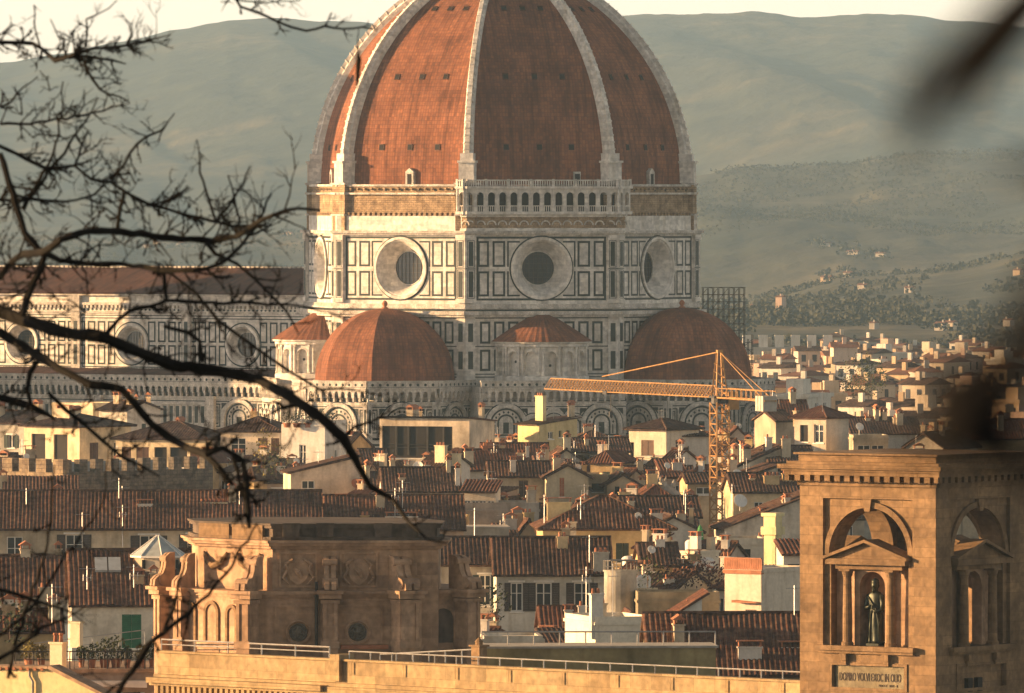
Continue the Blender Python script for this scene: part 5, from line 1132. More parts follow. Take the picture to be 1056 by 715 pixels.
# ================================================================ sandstone tower with statue niche
TW = 8.35; p = P(965, 600, 478)
tw = thing('library_tower', 'square sandstone tower with open arches, statue niche and inscribed plaque at right', 'tower', (p.x, p.y, 0), R_(-36))
zt = lambda py, Y=480.0: HZ+(CY-py)*Y/FP
for k in range(4):
    cxy = Vector((-TW/2, TW/2)); a = R_(-90)+k*math.pi/2
    M = FM(cxy.x+TW/2*math.cos(a), cxy.y+TW/2*math.sin(a), 0, a); h = TW/2
    # after FM, x runs left to right seen from outside, centre 0
    mb = MB(); mb.M = M
    ph = (-2.75, 2.75, zt(667), zt(515)); wallp(mb, -h, h, 0, zt(498), [ph, (-2.1, 2.25, zt(711), zt(686))], .2)
    archp(mb, ph[0], ph[1], ph[2], ph[3], 0, 2.38, zt(573), 1.2, .2, n=24, back=True)
    mb.poly([(-2.1, .2, zt(711)), (2.25, .2, zt(711)), (2.25, .2, zt(686)), (-2.1, .2, zt(686))])
    mb.poly([(-h+1.4, 1.4, 20), (h-1.4, 1.4, 20), (h-1.4, 1.4, ph[2]), (-h+1.4, 1.4, ph[2])])
    for sx in (-1, 1): a_, b_ = sorted((sx*2.75, sx*(h-1.4))); mb.poly([(a_, 1.4, ph[2]), (b_, 1.4, ph[2]), (b_, 1.4, ph[3]), (a_, 1.4, ph[3])])
    mb.poly([(-h+1.4, 1.4, ph[3]), (h-1.4, 1.4, ph[3]), (h-1.4, 1.4, zt(498)), (-h+1.4, 1.4, zt(498))])
    wl = mb.build('wall', M_sand, tw)
    mb = MB(); mb.M = M                              # archivolt, keystone, sill, brackets
    archring(mb, 0, 2.42, 2.9 if 0 else 2.72, zt(573), .06, .199, 24)
    mb.prism([(-.16, zt(528)), (.16, zt(528)), (.26, zt(515)-.02), (-.26, zt(515)-.02)], -.06, .6)
    mb.bx(-3.0, 3.0, -.35, .3, zt(672), zt(667)); mb.bx(-2.9, 2.9, -.2, .3, zt(675), zt(672))
    for x in (-1.35, 1.25): mb.bx(x-.2, x+.2, -.3, 0, zt(682), zt(675)); mb.bx(x-.14, x+.14, -.18, 0, zt(687), zt(682))
    frame(mb, -2.3, 2.45, zt(713), zt(684.5), .14, -.06, -.002)
    for j in range(8):
        t = math.pi*(j+.5)/8; c, s = 2.37*math.cos(t), 2.37*math.sin(t)
    mb.build('trim', M_sand, wl)
    mb = MB(); mb.M = M                              # aedicule
    mb.bx(-2.05, 2.05, .1, 1.0, zt(588), zt(583)); mb.bx(-2.45, 2.45, -.25, 1.1, zt(583), zt(577)); 
    za, zb_ = zt(577), zt(560); mb.prism([(-2.45, za), (2.45, za), (2.45, za+.14), (0, zb_), (-2.45, za+.14)], -.02, 1.0)
    mb.faces([(-2.6, -.35, za+.1), (-2.6, 1.0, za+.1), (0, 1.0, zb_+.16), (0, -.35, zb_+.16), (-2.6, -.35, za-.06), (-2.6, 1.0, za-.06), (0, 1.0, zb_), (0, -.35, zb_)], [(0,1,2,3),(4,7,6,5),(0,3,7,4),(1,5,6,2),(0,4,5,1)])
    mb.faces([(2.6, -.35, za+.1), (2.6, 1.0, za+.1), (0, 1.0, zb_+.16), (0, -.35, zb_+.16), (2.6, -.35, za-.06), (2.6, 1.0, za-.06), (0, 1.0, zb_), (0, -.35, zb_)], [(0,3,2,1),(4,5,6,7),(0,4,7,3),(1,2,6,5),(0,1,5,4)])
    for x in (-1.33, 1.33):
        mb.lathe(x, .15, [(.32, zt(667)), (.32, zt(664)), (.25, zt(663)), (.25, zt(640)), (.21, zt(596)), (.24, zt(595)), (.31, zt(590))], 14); mb.bx(x-.33, x+.33, -.18, .5, zt(590), zt(588))
    ae = mb.build('aedicule', M_sand, tw)
    mb = MB(); mb.M = M                              # screen wall with the niche
    archp(mb, -1.1, 1.1, zt(667), zt(588), 0, .78, zt(606), .6, .45, n=14, back=True)
    for sx in (-1, 1): a_, b_ = sorted((sx*1.1, sx*2.38)); mb.bx(a_, b_, .75, 1.05, zt(667), zt(584))
    if k == 0: mb.lathe(0, 1.05, [(.8, zt(667)), (.8, zt(606)), (.75, zt(600)), (.5, zt(593)), (.05, zt(590))], 12, 0, math.pi, cap=False)
    mb.build('niche', M_sand_d, ae)
    mb = MB(); mb.M = M; mb.bx(-h-.1, h+.1, -.1, .3, zt(502), zt(498)); mb.build('moulding', M_sand, wl)
    if k == 1:
        mb = MB(); mb.M = M
        for x in (-1.0, -.1): mb.bx(x-.22, x+.22, -.03, .25, zt(714), zt(700))
        mb.build('window', M_dark, wl)
mb = MB()
c0 = TW/2
def sq(mb, o, z0, z1): mb.bx(-TW-o, o, -o, TW+o, z0, z1)
sq(mb, .28, zt(498), zt(491.5)); 
n = 15
for k in range(4):
    a = R_(-90)+k*math.pi/2; mb.M = FM(-c0+c0*math.cos(a), c0+c0*math.sin(a), 0, a)
    for i in range(n+1): x = -c0-.42+i*(TW+.84)/n; mb.bx(x-.17, x+.17, -.52, -.281, zt(497), zt(491))
mb.M = Matrix.Identity(4)
sq(mb, .6, zt(491), zt(487)); sq(mb, .7, zt(487), zt(484.5)); sq(mb, .85, zt(484.5), zt(480)); sq(mb, .5, zt(480), zt(477)); sq(mb, .05, zt(477), zt(470)); sq(mb, .25, zt(470), zt(468))
mb.build('cornice', M_sand, tw)
# inscribed plaque
pm = FM(-c0, 0, 0, R_(-90))
mb = MB(); mb.M = pm; mb.bx(-2.02, 2.16, .12, .199, zt(710.5), zt(687)); pq = mb.build('plaque', stone('plaque_stone', (.27, .23, .15), (.19, .16, .11), 1, blocks=False), tw)
def text_part(s, size, x, z, par, sx=1.0):
    cu = bpy.data.curves.new('inscription', 'FONT'); cu.body = s; cu.size = size; cu.extrude = .015; cu.align_x = 'CENTER'
    o = bpy.data.objects.new('tmp', cu); SC.collection.objects.link(o); dg = bpy.context.evaluated_depsgraph_get()
    me = bpy.data.meshes.new_from_object(o.evaluated_get(dg)); bpy.data.objects.remove(o)
    me.transform(pm @ Matrix.Translation((x, .11, z)) @ Matrix.Rotation(math.pi/2, 4, 'X') @ Matrix.Diagonal((sx, 1, 1, 1)))
    me.materials.clear(); me.materials.append(M_shutb); q = bpy.data.objects.new('inscription', me); SC.collection.objects.link(q); q.parent = par
text_part('DOPIRO VOLVI EXOC IN OLIO', .60, .08, zt(703.3), pq, .46)
text_part('MDCCC  XXX · II', .17, 1.2, zt(708.6), pq, .9)
# bronze statue in the niche: one continuous robed figure
def statue(name, label, loc, rz, H_, mat):
    import bmesh
    t = thing(name, label, 'statue', loc, rz); k = H_/7.6
    rings = [(.0, 1.02, .80, 0, 0), (.35, 1.0, .78, .02, 0), (1.4, .88, .68, .03, -.02), (2.4, .84, .62, .05, -.03), (3.3, .84, .60, .06, 0), (4.1, .80, .56, .04, .02), (4.8, .86, .56, .0, .02), (5.4, .95, .56, -.02, 0), (5.85, .92, .50, -.03, 0), (6.1, .66, .42, -.03, 0), (6.25, .30, .30, -.02, 0), (6.42, .26, .28, -.01, -.03), (6.6, .36, .40, 0, -.08), (6.85, .42, .47, 0, -.08), (7.15, .43, .48, 0, -.06), (7.4, .34, .38, 0, -.04), (7.58, .14, .16, 0, -.02)]
    mb = MB(); n = 36; V = []
    for z, rx, ry, ox, oy in rings:
        for i in range(n):
            a = 2*math.pi*i/n; f = 1
            if z < 5.5: f = 1+.085*math.sin(a*9+z*.5)*(1-z/7)+.05*math.sin(a*5-z)
            V.append(((rx*1.12*f*math.cos(a)+ox)*k, (ry*f*math.sin(a)+oy)*k, z*k))
    F = [(j*n+i, j*n+(i+1) % n, (j+1)*n+(i+1) % n, (j+1)*n+i) for j in range(len(rings)-1) for i in range(n)]+[tuple(range(n-1, -1, -1)), tuple((len(rings)-1)*n+i for i in range(n))]
    mb.faces(V, F)
    S = lambda *q: Vector(q)*k
    mb.tube([S(-.85, 0, 5.75), S(-1.15, -.1, 4.9), S(-1.12, -.3, 4.2), S(-.6, -.75, 4.35), S(-.1, -.85, 4.55)], [q*k for q in (.36, .34, .3, .22, .13)], 10)
    mb.tube([S(.82, 0, 5.75), S(1.12, -.1, 4.8), S(1.05, -.25, 4.0), S(.6, -.7, 3.8), S(.2, -.85, 4.0)], [q*k for q in (.36, .34, .3, .22, .13)], 10)
    for j in range(5): mb.tube([S(-.12, -.85, 4.55-j*.09), S(.1, -.92, 4.55-j*.1), S(.22+.02*j, -.86, 4.47-j*.1)], [.055*k]*3, 6)
    for j in range(4): mb.tube([S(.2, -.85, 4.0-j*.09), S(-.02, -.92, 3.97-j*.1), S(-.16, -.86, 3.9-j*.1)], [.055*k]*3, 6)
    mb.tube([S(0, -.42, 6.95), S(0, -.62, 6.8), S(0, -.5, 6.72)], [.05*k, .09*k, .05*k], 6)
    for sx in (-1, 1): mb.tube([S(sx*.43, -.05, 7.0), S(sx*.5, 0, 6.9), S(sx*.43, 0, 6.75)], [.05*k, .08*k, .04*k], 6)
    mb.tube([S(.0, -.45, 6.5), S(0, -.5, 6.3), S(0, -.45, 6.0)], [.2*k, .2*k, .05*k], 8)        # beard
    mb.tube([S(-.7, -.5, 5.6), S(-.2, -.62, 4.9), S(.5, -.66, 4.2), S(.85, -.55, 2.4), S(.9, -.5, .4)], [.08*k, .12*k, .15*k, .16*k, .12*k], 8)
    mb.tube([S(-.25, -.62, 3.7), S(-.35, -.68, 2.0), S(-.3, -.7, .2)], [.08*k, .13*k, .14*k], 8)
    mb.build('figure', mat, t, smooth=True)
    c = MB(); c.lathe(0, -.05*k, [(.44*k, 7.1*k), (.5*k, 7.3*k), (.42*k, 7.6*k), (.2*k, 7.75*k), (.02, 7.8*k)], 14); c.build('cap', mat, t, smooth=True)
    b = MB(); b.bx(-.9*k, .9*k, -.75*k, .75*k, -.12, 0); b.build('base', mat, t)
wm = tw.matrix_basis @ Matrix.Translation((-c0, .62, zt(667)+.12))
Mw = Matrix.Translation(tw.location) @ Matrix.Rotation(tw.rotation_euler.z, 4, 'Z'); q = Mw @ Vector((-c0, .75, zt(667)+.12))
statue('statue', 'dark bronze statue of a robed figure with folded arms in the tower niche', q, R_(-36), 3.25, M_bronze)
# weathered stone sculpture among the roofs
sp = P(690, 520, 1000); sl_ = thing('roof_sculpture', 'weathered pale stone sculpture of a rearing beast on a rooftop by the crane', 'sculpture', (sp.x, sp.y, 0), R_(-20))
mb = MB(); mb.bx(-1.6, 2.4, -.6, .8, 0, sp.z+.3); mb.build('plinth', GREY, sl_)
mb = MB(); z = sp.z+.3
mb.tube([(-.9, 0, z-.2), (-.7, 0, z+.6), (-.1, 0, z+1.0), (.5, 0, z+.6), (1.6, 0, z-.1)], [.75, .8, .85, .7, .5], 9); mb.tube([(-.6, 0, z+.6), (-.5, -.1, z+1.5), (-.65, -.15, z+2.0)], [.6, .45, .42], 8)
mb.tube([(-.75, -.2, z+1.95), (-1.05, -.3, z+1.85)], [.28, .14], 7); [mb.tube([(-.65+s*.25, -.1, z+2.2), (-.65+s*.33, -.05, z+2.6)], [.14, .05], 5) for s in (-1, 1)]
mb.tube([(.1, 0, z+1.3), (.5, .1, z+1.9), (.55, .1, z+2.3)], [.35, .25, .1], 6); mb.tube([(-.3, -.5, z+.5), (-.9, -.6, z+.2), (-1.0, -.6, z-.2)], [.25, .2, .15], 6)
mb.build('beast', M_conc, sl_, smooth=True)

# ================================================================ baroque roof pavilion of the library
zl = lambda py: HZ+(CY-py)*520/FP
xl = lambda px: (px-281)*520/FP
p = P(281, 600, 520); lb_ = thing('roof_pavilion', 'brown baroque stone pavilion with scroll buttresses and round medallions rising above the terrace', 'pavilion', (p.x, p.y, 0), R_(3))
A = MB()
core = [(0, 0), (xl(452), 0), (xl(458), 4.0), (xl(430), 9), (-1.0, 10.5), (-4.3, 8.5), (-4.0, 4.9)]
A.zprism(core, 20, zl(563)); 
att = A.build('attic_wall', M_sand_d, lb_)
C_ = MB()
def grow(poly, o):
    n = len(poly); out = []
    for i in range(n):
        a, b, c = Vector(poly[i-1]), Vector(poly[i]), Vector(poly[(i+1) % n])
        n1 = Vector(((b-a).y, -(b-a).x)).normalized(); n2 = Vector(((c-b).y, -(c-b).x)).normalized()
        m = (n1+n2); m = m/(m.dot(n1) if abs(m.dot(n1)) > .2 else 1); out.append(tuple(b+m*o))
    return out
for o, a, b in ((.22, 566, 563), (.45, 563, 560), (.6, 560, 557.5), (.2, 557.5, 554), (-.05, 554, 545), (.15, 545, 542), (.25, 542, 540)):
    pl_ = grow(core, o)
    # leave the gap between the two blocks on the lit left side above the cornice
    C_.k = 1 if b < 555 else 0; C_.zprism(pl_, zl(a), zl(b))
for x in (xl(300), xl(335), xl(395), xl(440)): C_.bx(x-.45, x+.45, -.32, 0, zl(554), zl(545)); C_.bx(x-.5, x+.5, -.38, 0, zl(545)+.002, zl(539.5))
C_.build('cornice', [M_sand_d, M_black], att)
B = MB()
low = [(xl(250), -.35), (xl(432), -.35), (xl(440), .5), (xl(492), 1.4), (xl(490), 7), (xl(430), 11), (-2, 13), (xl(168), 9.5), (xl(166), 6.2)]
B.zprism(low, 0, zl(616)); B.zprism(grow(low, .12), zl(616), zl(613)); B.zprism(grow(low, .28), zl(613), zl(609.5)); B.zprism(grow(low, .1), zl(670), zl(665))
bw = B.build('lower_wall', M_sand_d, lb_)
# piers and pilasters: (px centre, y, half width, protrusion, outward angle)
PR = [(259, -.35, .42, .95, -122), (340, -.35, .43, .6, -90), (414, -.35, .6, .9, -62), (478, 1.15, .5, .9, -50), (193, None, .3, .55, -138), (172, None, .35, .5, -150)]
for px, y, hw, pr, ang in PR:
    if y is None: 
        t_ = (px-250)/(166-250.0); x = xl(250)+(xl(166)-xl(250))*t_; y = -.35+6.55*t_
    else: x = xl(px)
    M = FM(x, y, 0, R_(ang)); m = MB(); m.M = M
    m.bx(-hw, hw, -pr, .1, 0, zl(618)); 
    for u in (-hw+.14, hw-.14): m.bx(u-.1, u+.1, -pr-.07, -pr, zl(660), zl(622))
    m.bx(-hw-.08, hw+.08, -pr-.1, .1, zl(668), zl(661)); m.bx(-hw-.1, hw+.1, -pr-.12, .1, zl(622), zl(618)); m.bx(-hw-.2, hw+.2, -pr-.25, .1, zl(617), zl(612)); m.bx(-hw-.3, hw+.3, -pr-.4, .1, zl(612), zl(608.5))
    m.build('pier', M_sand_d, bw)
    s = MB(); s.M = FM(x, y, 0, R_(ang)) @ Matrix(((0, 1, 0, 0), (-1, 0, 0, 0), (0, 0, 1, 0), (0, 0, 0, 1)))    # local x outward
    z0, z1 = zl(608.5), zl(574); Hh = z1-z0
    out = [(-.6, 1.02), (-.2, 1.0), (.05, .92), (.12, .75), (.18, .55), (.35, .38), (.7, .32), (1.0, .2), (1.05, .02), (.9, 0), (-.6, 0)]
    sc_ = (pr+.35)/1.05
    for u in ((-hw*.75, -hw*.15), (hw*.15, hw*.75)): s.prism([(a*sc_, z0+b*Hh) for a, b in out], u[0], u[1])
    s.prism([(a*sc_*.85-.05, z0+b*Hh*.93) for a, b in out], -hw*.6, hw*.6)
    for (cx_, cz_, r_) in ((pr*.72, .2, .3), (-.02, .82, .2)):    # volutes
        pts = [(cx_*sc_+r_*math.cos(t), z0+cz_*Hh+r_*math.sin(t)) for t in [i*math.pi/8 for i in range(16)]]; s.prism(pts, -hw*.95, hw*.95)
    s.build('scroll', M_sand_d, bw)
for px in (307.5, 368.5):
    m = MB(); m.M = Matrix.Translation((xl(px), -.36, zl(652))) @ Matrix.Rotation(math.pi/2, 4, 'X')
    m.lathe(0, 0, [(.72, -.02), (.72, .1), (.62, .16), (.55, .06), (.52, -.1)], 28, cap=False); m.k = 1; m.lathe(0, 0, [(.54, -.04), (.45, .06), (.36, .0), (.3, .07), (.01, .02)], 20, cap=False)
    m.tube([(-.1, -.3, .06), (0, .02, .16), (.05, .25, .1)], [.1, .2, .13], 7); m.tube([(-.35, .1, .05), (0, .0, .1), (.35, -.12, .05)], [.06, .1, .06], 6); m.tube([(-.25, -.3, .04), (.3, -.35, .04)], [.07, .07], 5)
    m.build('medallion', [M_sand_d, flat('bronze_relief', (.13, .115, .095), .6, 0, .35, 6)], bw)
for px in (307.5, 370):
    m = MB(); x = xl(px); frame(m, x-1.05, x+1.05, zl(618)+.2, zl(570), .1, -.12, 0) if 0 else frame(m, x-1.05, x+1.05, zl(606), zl(570), .1, -.1, 0)
    m.prism([(x-.5, zl(580)), (x-.62, zl(590)), (x-.45, zl(598)), (x, zl(604)), (x+.45, zl(598)), (x+.62, zl(590)), (x+.5, zl(580)), (x, zl(576))], -.16, 0)
    for sx in (-1, 1): m.tube([(x+sx*.3, -.12, zl(577)), (x+sx*.7, -.14, zl(582)), (x+sx*.6, -.14, zl(588)), (x+sx*.85, -.12, zl(596)), (x+sx*.5, -.12, zl(603))], [.1, .12, .1, .1, .06], 6)
    m.tube([(x-.2, -.16, zl(586)), (x, -.24, zl(590)), (x+.15, -.18, zl(596))], [.1, .18, .08], 6)
    m.build('relief', M_sand_d, att)
    m = MB(); frame(m, x-1.3, x+1.3, zl(664), zl(624), .09, -.43, -.35); m.build('panel_frame', M_sand_d, bw)
m = MB(); m.tube([(xl(326), -.5, zl(668)), (xl(326), -.5, zl(600))], [.09, .09], 8); m.build('drainpipe', M_dmetal, lb_)
m = MB(); m.bx(xl(288), xl(328), -.9, -.36, zl(668), zl(666.5)); m.bx(xl(351), xl(400), -.9, -.36, zl(669), zl(665)); m.build('sill', M_terra, bw)
# lit left faces: arched niches and garlands
for f0, w_, nm in ((.36, .5, 0), (.62, .42, 1), (.12, .35, 2)):
    x = xl(250)+(xl(166)-xl(250))*f0; y = -.35+6.55*f0; ang = math.degrees(math.atan2(-(xl(250)-xl(166)), -6.55)) if 0 else 180+math.degrees(math.atan2(xl(250)-xl(166), 6.55))
    M = FM(x, y, 0, R_(ang)); m = MB(); m.M = M; archring(m, 0, w_, w_+.2, zl(634), -.12, 0, 12, 1.55); m.k = 1; m.M = M
    pts = [(-w_, -.02, zl(664)), (w_, -.02, zl(664))]+[(w_*math.cos(t), -.02, zl(634)+w_*math.sin(t)) for t in [i*math.pi/12 for i in range(13)]]; m.poly(pts)
    m.build('blind_arch', [M_sand, M_sand_d], bw)
for (xa, ya, xb, yb, f0, w_) in ((xl(440), .5, xl(492), 1.4, .33, .62),):
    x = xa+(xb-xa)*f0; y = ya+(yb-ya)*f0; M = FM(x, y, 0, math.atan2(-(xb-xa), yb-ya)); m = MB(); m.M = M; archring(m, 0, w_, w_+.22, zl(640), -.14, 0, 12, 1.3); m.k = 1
    m.poly([(-w_, -.02, zl(664)), (w_, -.02, zl(664))]+[(w_*math.cos(t), -.02, zl(640)+w_*math.sin(t)) for t in [i*math.pi/12 for i in range(13)]]); m.build('blind_arch', [M_sand_d, M_black], bw)  # flat arch fill painted dark to give the shade of a recess
for f0 in (.3, .75):
    x = -4.0*f0; y = 4.9*f0; M = FM(x, y, 0, R_(219)); m = MB(); m.M = M
    m.tube([(-1.0, -.1, zl(572)), (-.6, -.2, zl(582)), (0, -.25, zl(586)), (.6, -.2, zl(582)), (1.0, -.1, zl(572))], [.08, .16, .2, .16, .08], 7); m.bx(-1.3, 1.3, -.22, 0, zl(557), zl(541)); m.build('garland', M_sand, att)

# ================================================================ library terrace with railings
q = P(848, 703, 489.5); te = thing('library_terrace', 'long sunlit sandstone parapet and flat roof terrace across the bottom of the view', 'terrace', (q.x, q.y, 0), R_(-43))
ZP = q.z; mb = MB(); LT = 49.0
mb.bx(-LT, 0, 0, .45, 0, ZP-.12); mb.bx(-LT, 3, -.12, .6, ZP-.12, ZP); mb.bx(-LT, 3, -.35, 0, ZP-1.5, ZP-1.3); mb.bx(-LT, 3, -.7, 0, ZP-1.9, ZP-1.5); mb.bx(-LT, 3, -.2, 0, ZP-2.4, ZP-1.9)
for i in range(34): 
    x = -LT+.4+i*.42
    mb.bx(x, x+.22, -.62, 0, ZP-2.35, ZP-1.9)
mb.bx(-LT, -LT+13.5, -.95, 0, ZP-1.75, ZP-1.45); mb.bx(-LT+13.6, -LT+14.3, -.3, .9, ZP-1.2, ZP+.25)
for i in range(44):
    if i % 5 == 0: mb.bx(-LT+15+i*.78, -LT+15+i*.78+.1, -.14, -.12, ZP-.8, ZP-.15)
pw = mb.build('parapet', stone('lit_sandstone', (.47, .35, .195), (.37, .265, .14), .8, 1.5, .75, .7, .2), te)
mb = MB(); mb.bx(-LT, 0, .45, 22, ZP-2.6, ZP-2.4); mb.build('roof_terrace', M_conc, te)
def railing(par, pts, h=1.0, r=.045, step=2.4, mid=True, mat=None):
    mb = MB()
    for a, b in zip(pts, pts[1:]):
        a, b = Vector(a), Vector(b); L = (b-a).length; n = max(1, round(L/step)); U = Vector((0, 0, h))
        mb.bar(a+U, b+U, r, 6)
        if mid: mb.bar(a+U*.55, b+U*.55, r*.7, 6)
        for i in range(n+1): c = a.lerp(b, i/n); mb.bar(c, c+U, r*.9, 6)
    return mb.build('railing', mat or M_metal, par)
railing(te, [(-LT, .3, ZP), (-LT+13, .3, ZP)], .6, .05); railing(te, [(-LT+14.5, .3, ZP), (-12, .3, ZP), (0, .3, ZP)], .42, .04, 1.6, False)
railing(te, [(-LT+15, 2.2, ZP-2.4), (-LT+22, 2.6, ZP-1.9)], 2.6, .045, 1.2)
mb = MB(); mb.bx(-LT+22.6, -LT+23.2, 1.4, 2.0, ZP-2.4, ZP+.9); mb.bx(-LT+22.5, -LT+23.3, 1.3, 2.1, ZP+.9, ZP+1.0); mb.lathe(-LT+22.9, 1.7, [(.2, ZP+1), (.22, ZP+1.2), (.03, ZP+1.4)], 8); mb.build('gate_pillar', M_sand, te)
q = P(498, 669, 537); ob = thing('roof_block', 'shadowed olive plastered block with white railed flat roof behind the parapet', 'building', (q.x, q.y, 0), R_(4))
wd = (739-498)*537/FP; mb = MB(); mb.bx(0, wd, 0, 4, 0, q.z); mb.build('wall', plaster((.40, .33, .17), .3), ob)
mb = MB(); mb.bx(-.15, wd+.15, -.15, 4.1, q.z, q.z+.12); mb.build('roof_slab', M_conc, ob)
railing(ob, [(0, .9, q.z+.16), (wd, .3, q.z+.16)], .75, .05, 1.5, False)
q = P(503, 652, 560); 
H('white low rooftop wing with skylight right of the baroque pavilion', 496, 499, 560, 663, 556, 4, plaster((.66, .6, .5)), 'flat', .4, d=5, zb=18)

# ================================================================ rooftop garden terrace at lower left
TY = 540; tz = P(0, 690, TY).z
q = P(72, 690, TY); tg = thing('garden_house', 'house with a railed roof garden, stone edge slab and pale awning below it', 'house', (q.x, q.y, 0), R_(4))
wd = (207-72)*TY/FP
mb = MB(); wallp(mb, -3.2, wd, 0, tz-.2, [(1.0, 4.3, tz-2.2, tz-1.35)], .3); mb.bx(wd-.01, wd, 0, 9, 0, tz-.2); mb.build('wall', PINK, tg)
mb = MB(); mb.bx(-3.2, wd+.35, -.35, 9, tz-.2, tz); mb.build('slab', M_sand_d, tg)
mb = MB(); mb.bx(1.0, 4.4, -.9, -.05, tz-.75, tz-.66); mb.prism([(1.0, tz-.95), (4.4, tz-1.05), (4.4, tz-.75), (1.0, tz-.75)], -.95, -.9); mb.build('awning', M_white, tg)
railing(tg, [(-3.1, .0, tz), (.0, .0, tz), (wd, .0, tz)], 1.0, .035, 1.1, True, M_dmetal)
mb = MB(); [mb.bar((-3.1+i*.24, 0, tz), (-3.1+i*.24, 0, tz+1.0), .012) for i in range(int((wd+3.1)/.24))]; mb.build('bars', M_dmetal, tg)
railing(tg, [(-3.1, 7, tz), (wd*.6, 7, tz+.9)], 1.0, .03, 1.4)
q = P(52, 690, 505); yh = thing('house', 'sunlit yellow house with sloping gable edge at the bottom left corner', 'house', (q.x, q.y, 0), R_(-24))
mb = MB(); mb.prism([(-8, 0), (4.0, 0), (4.0, q.z-1.75), (0, q.z), (-8, q.z-.05)], 0, 1.0); mb.build('wall', plaster((.74, .60, .33), .15), yh)
mb = MB(); mb.prism([(-.1, q.z+.02), (4.3, q.z-1.86), (4.3, q.z-1.7), (0, q.z+.2)], -.18, 1.1); mb.bx(-8, -.1, -.18, 1.1, q.z, q.z+.14); mb.k = 1; [mb.tube([(-8+i*.42, -.2, q.z-.02), (-8+i*.42, .6, q.z-.02)], [.1, .1], 6) for i in range(19)]; mb.build('roof', [M_sand_d, M_terra], yh)
mb = MB(); mb.tube([(-1.0, -.12, 10), (-1.0, -.12, q.z-.7), (-1.2, -.12, q.z-.4), (-1.2, -.1, q.z-.1)], [.07]*4, 8); mb.build('drainpipe', M_lead, yh)
H('small ochre outbuilding with white chimney behind the roof garden', -20, -17, 62, 650, 600, 5, OCH, 'gx', 1.0, M_tile3, d=5, chim=[(.93, .3, 1.3, .75, 2, plaster((.74, .64, .44))), (.55, .4, 1.2, .7, 1)], zb=10)
def free_chimney(px, py0, py1, Y, w, label, mat=None, pots=2):
    p0 = P(px, py1, Y); t = thing('chimney', label, 'chimney', (p0.x, p0.y, p0.z), R_(-25)); h = (py1-py0)*Y/FP
    m = MB(); m.bx(-w/2, w/2, -w*.35, w*.35, 0, h); m.bx(-w/2-.07, w/2+.07, -w*.35-.07, w*.35+.07, h-.12, h); m.build('stack', mat or plaster((.76, .66, .46), .1), t)
    for i in range(pots):
        m = MB(); x = (i-(pots-1)/2)*.36; m.lathe(x, 0, [(.12, h), (.1, h+.35), (.15, h+.4), (.13, h+.5)], 8); m.build('chimney_pot', M_terra, t)
free_chimney(60, 662, 702, 532, .78, 'cream chimney with two red pots standing before the garden railing')
free_chimney(174, 656, 690, 539.9, .68, 'cream chimney with two red pots at the right end of the roof garden')
free_chimney(79, 641, 668, 546, .62, 'plain cream chimney behind the potted plants of the roof garden', pots=0)
def leaves(mb, c, r, n, s, rr, fl=.8):
    for _ in range(n):
        d = Vector((rr.gauss(0, 1), rr.gauss(0, 1), rr.gauss(0, fl))); d = d.normalized()*r*rr.random()**.4
        q = Vector(c)+Vector((d.x, d.y, d.z*fl)); a = Vector((rr.gauss(0, 1), rr.gauss(0, 1), rr.gauss(0, 1))).normalized(); b = a.orthogonal().normalized()*s*rr.uniform(.6, 1.3); e = a.cross(b)*.6
        mb.poly([q+b, q+e, q-b, q-e])
pr_ = random.Random(11)
def potplant(px, py, Y, r, label, mat, pot=True, tall=1.0, z=None, group=None, name='potted_plant'):
    p0 = P(px, py, Y); t = thing(name, label, 'plant', (p0.x, p0.y, p0.z if z is None else z), 0, group)
    if pot: m = MB(); m.lathe(0, 0, [(r*.45, 0), (r*.62, .42), (r*.7, .44), (r*.7, .52), (r*.6, .52)], 12); m.build('pot', M_terra, t)
    m = MB(); h0 = .5 if pot else 0
    for _ in range(4): m.tube([(0, 0, h0-.1), (pr_.uniform(-.3, .3)*r, pr_.uniform(-.3, .3)*r, h0+r*tall)], [.03, .012], 4)
    m.build('stem', M_wood, t)
    m = MB(); leaves(m, (0, 0, h0+r*tall*.9), r*1.15, int(160*max(1, r)), .09+.03*r, pr_, tall); m.build('foliage', mat, t)
PL = [(30, .45, 'yellow-green spreading', M_leaf2), (43, .35, 'low yellowish', M_leaf2), (84, .3, 'thin', M_leaf), (95, .38, 'round reddish-potted', M_leafd), (108, .5, 'broad green', M_leaf), (120, .55, 'tall bright green', M_leaf), (131, .32, 'small dark', M_leafd), (146, .35, 'pale', M_leaf2), (158, .42, 'scrubby', M_leaf), (188, .45, 'trailing dark', M_leafd)]
for i, (px, r, nm, mt) in enumerate(PL):
    potplant(px, 0, TY+1.2+.3*(i % 3), r, f'{nm} potted plant, {ords[i]} from left on the railed roof garden', mt, z=tz, tall=1.2, group='potted plants on the roof garden')
potplant(10, 660, 560, 1.5, 'large dark evergreen bush at the far left edge beside the outbuilding', M_leafd, False, .8, name='bush')
potplant(186, 682, 543, .8, 'dense bush with reddish dry leaves beside the right chimney of the garden', leafmat('dry_leaves', (.10, .05, .03)), False, 1.0, name='bush')
potplant(512, 638, 640, 1.0, 'dark green shrub between the pavilion and the white shuttered house', M_leafd, False, 1.2, name='bush')
potplant(707, 606, 800, 2.2, 'brown leafless bush under the crane above the balustrade', leafmat('brown_leaves', (.06, .03, .025)), False, .7, name='bush')
potplant(733, 604, 800, 1.8, 'dark reddish bush right of the brown leafless one', leafmat('maroon_leaves', (.07, .03, .03)), False, .7, name='bush')
potplant(668, 606, 790, 1.2, 'dull green vine bush left of the brown leafless one', M_leaf, False, 1.1, name='bush')
potplant(272, 487, 1040, 1.7, 'yellowish bamboo clump on the terrace under the pinkish house', M_leaf2, False, 1.4, name='bush')
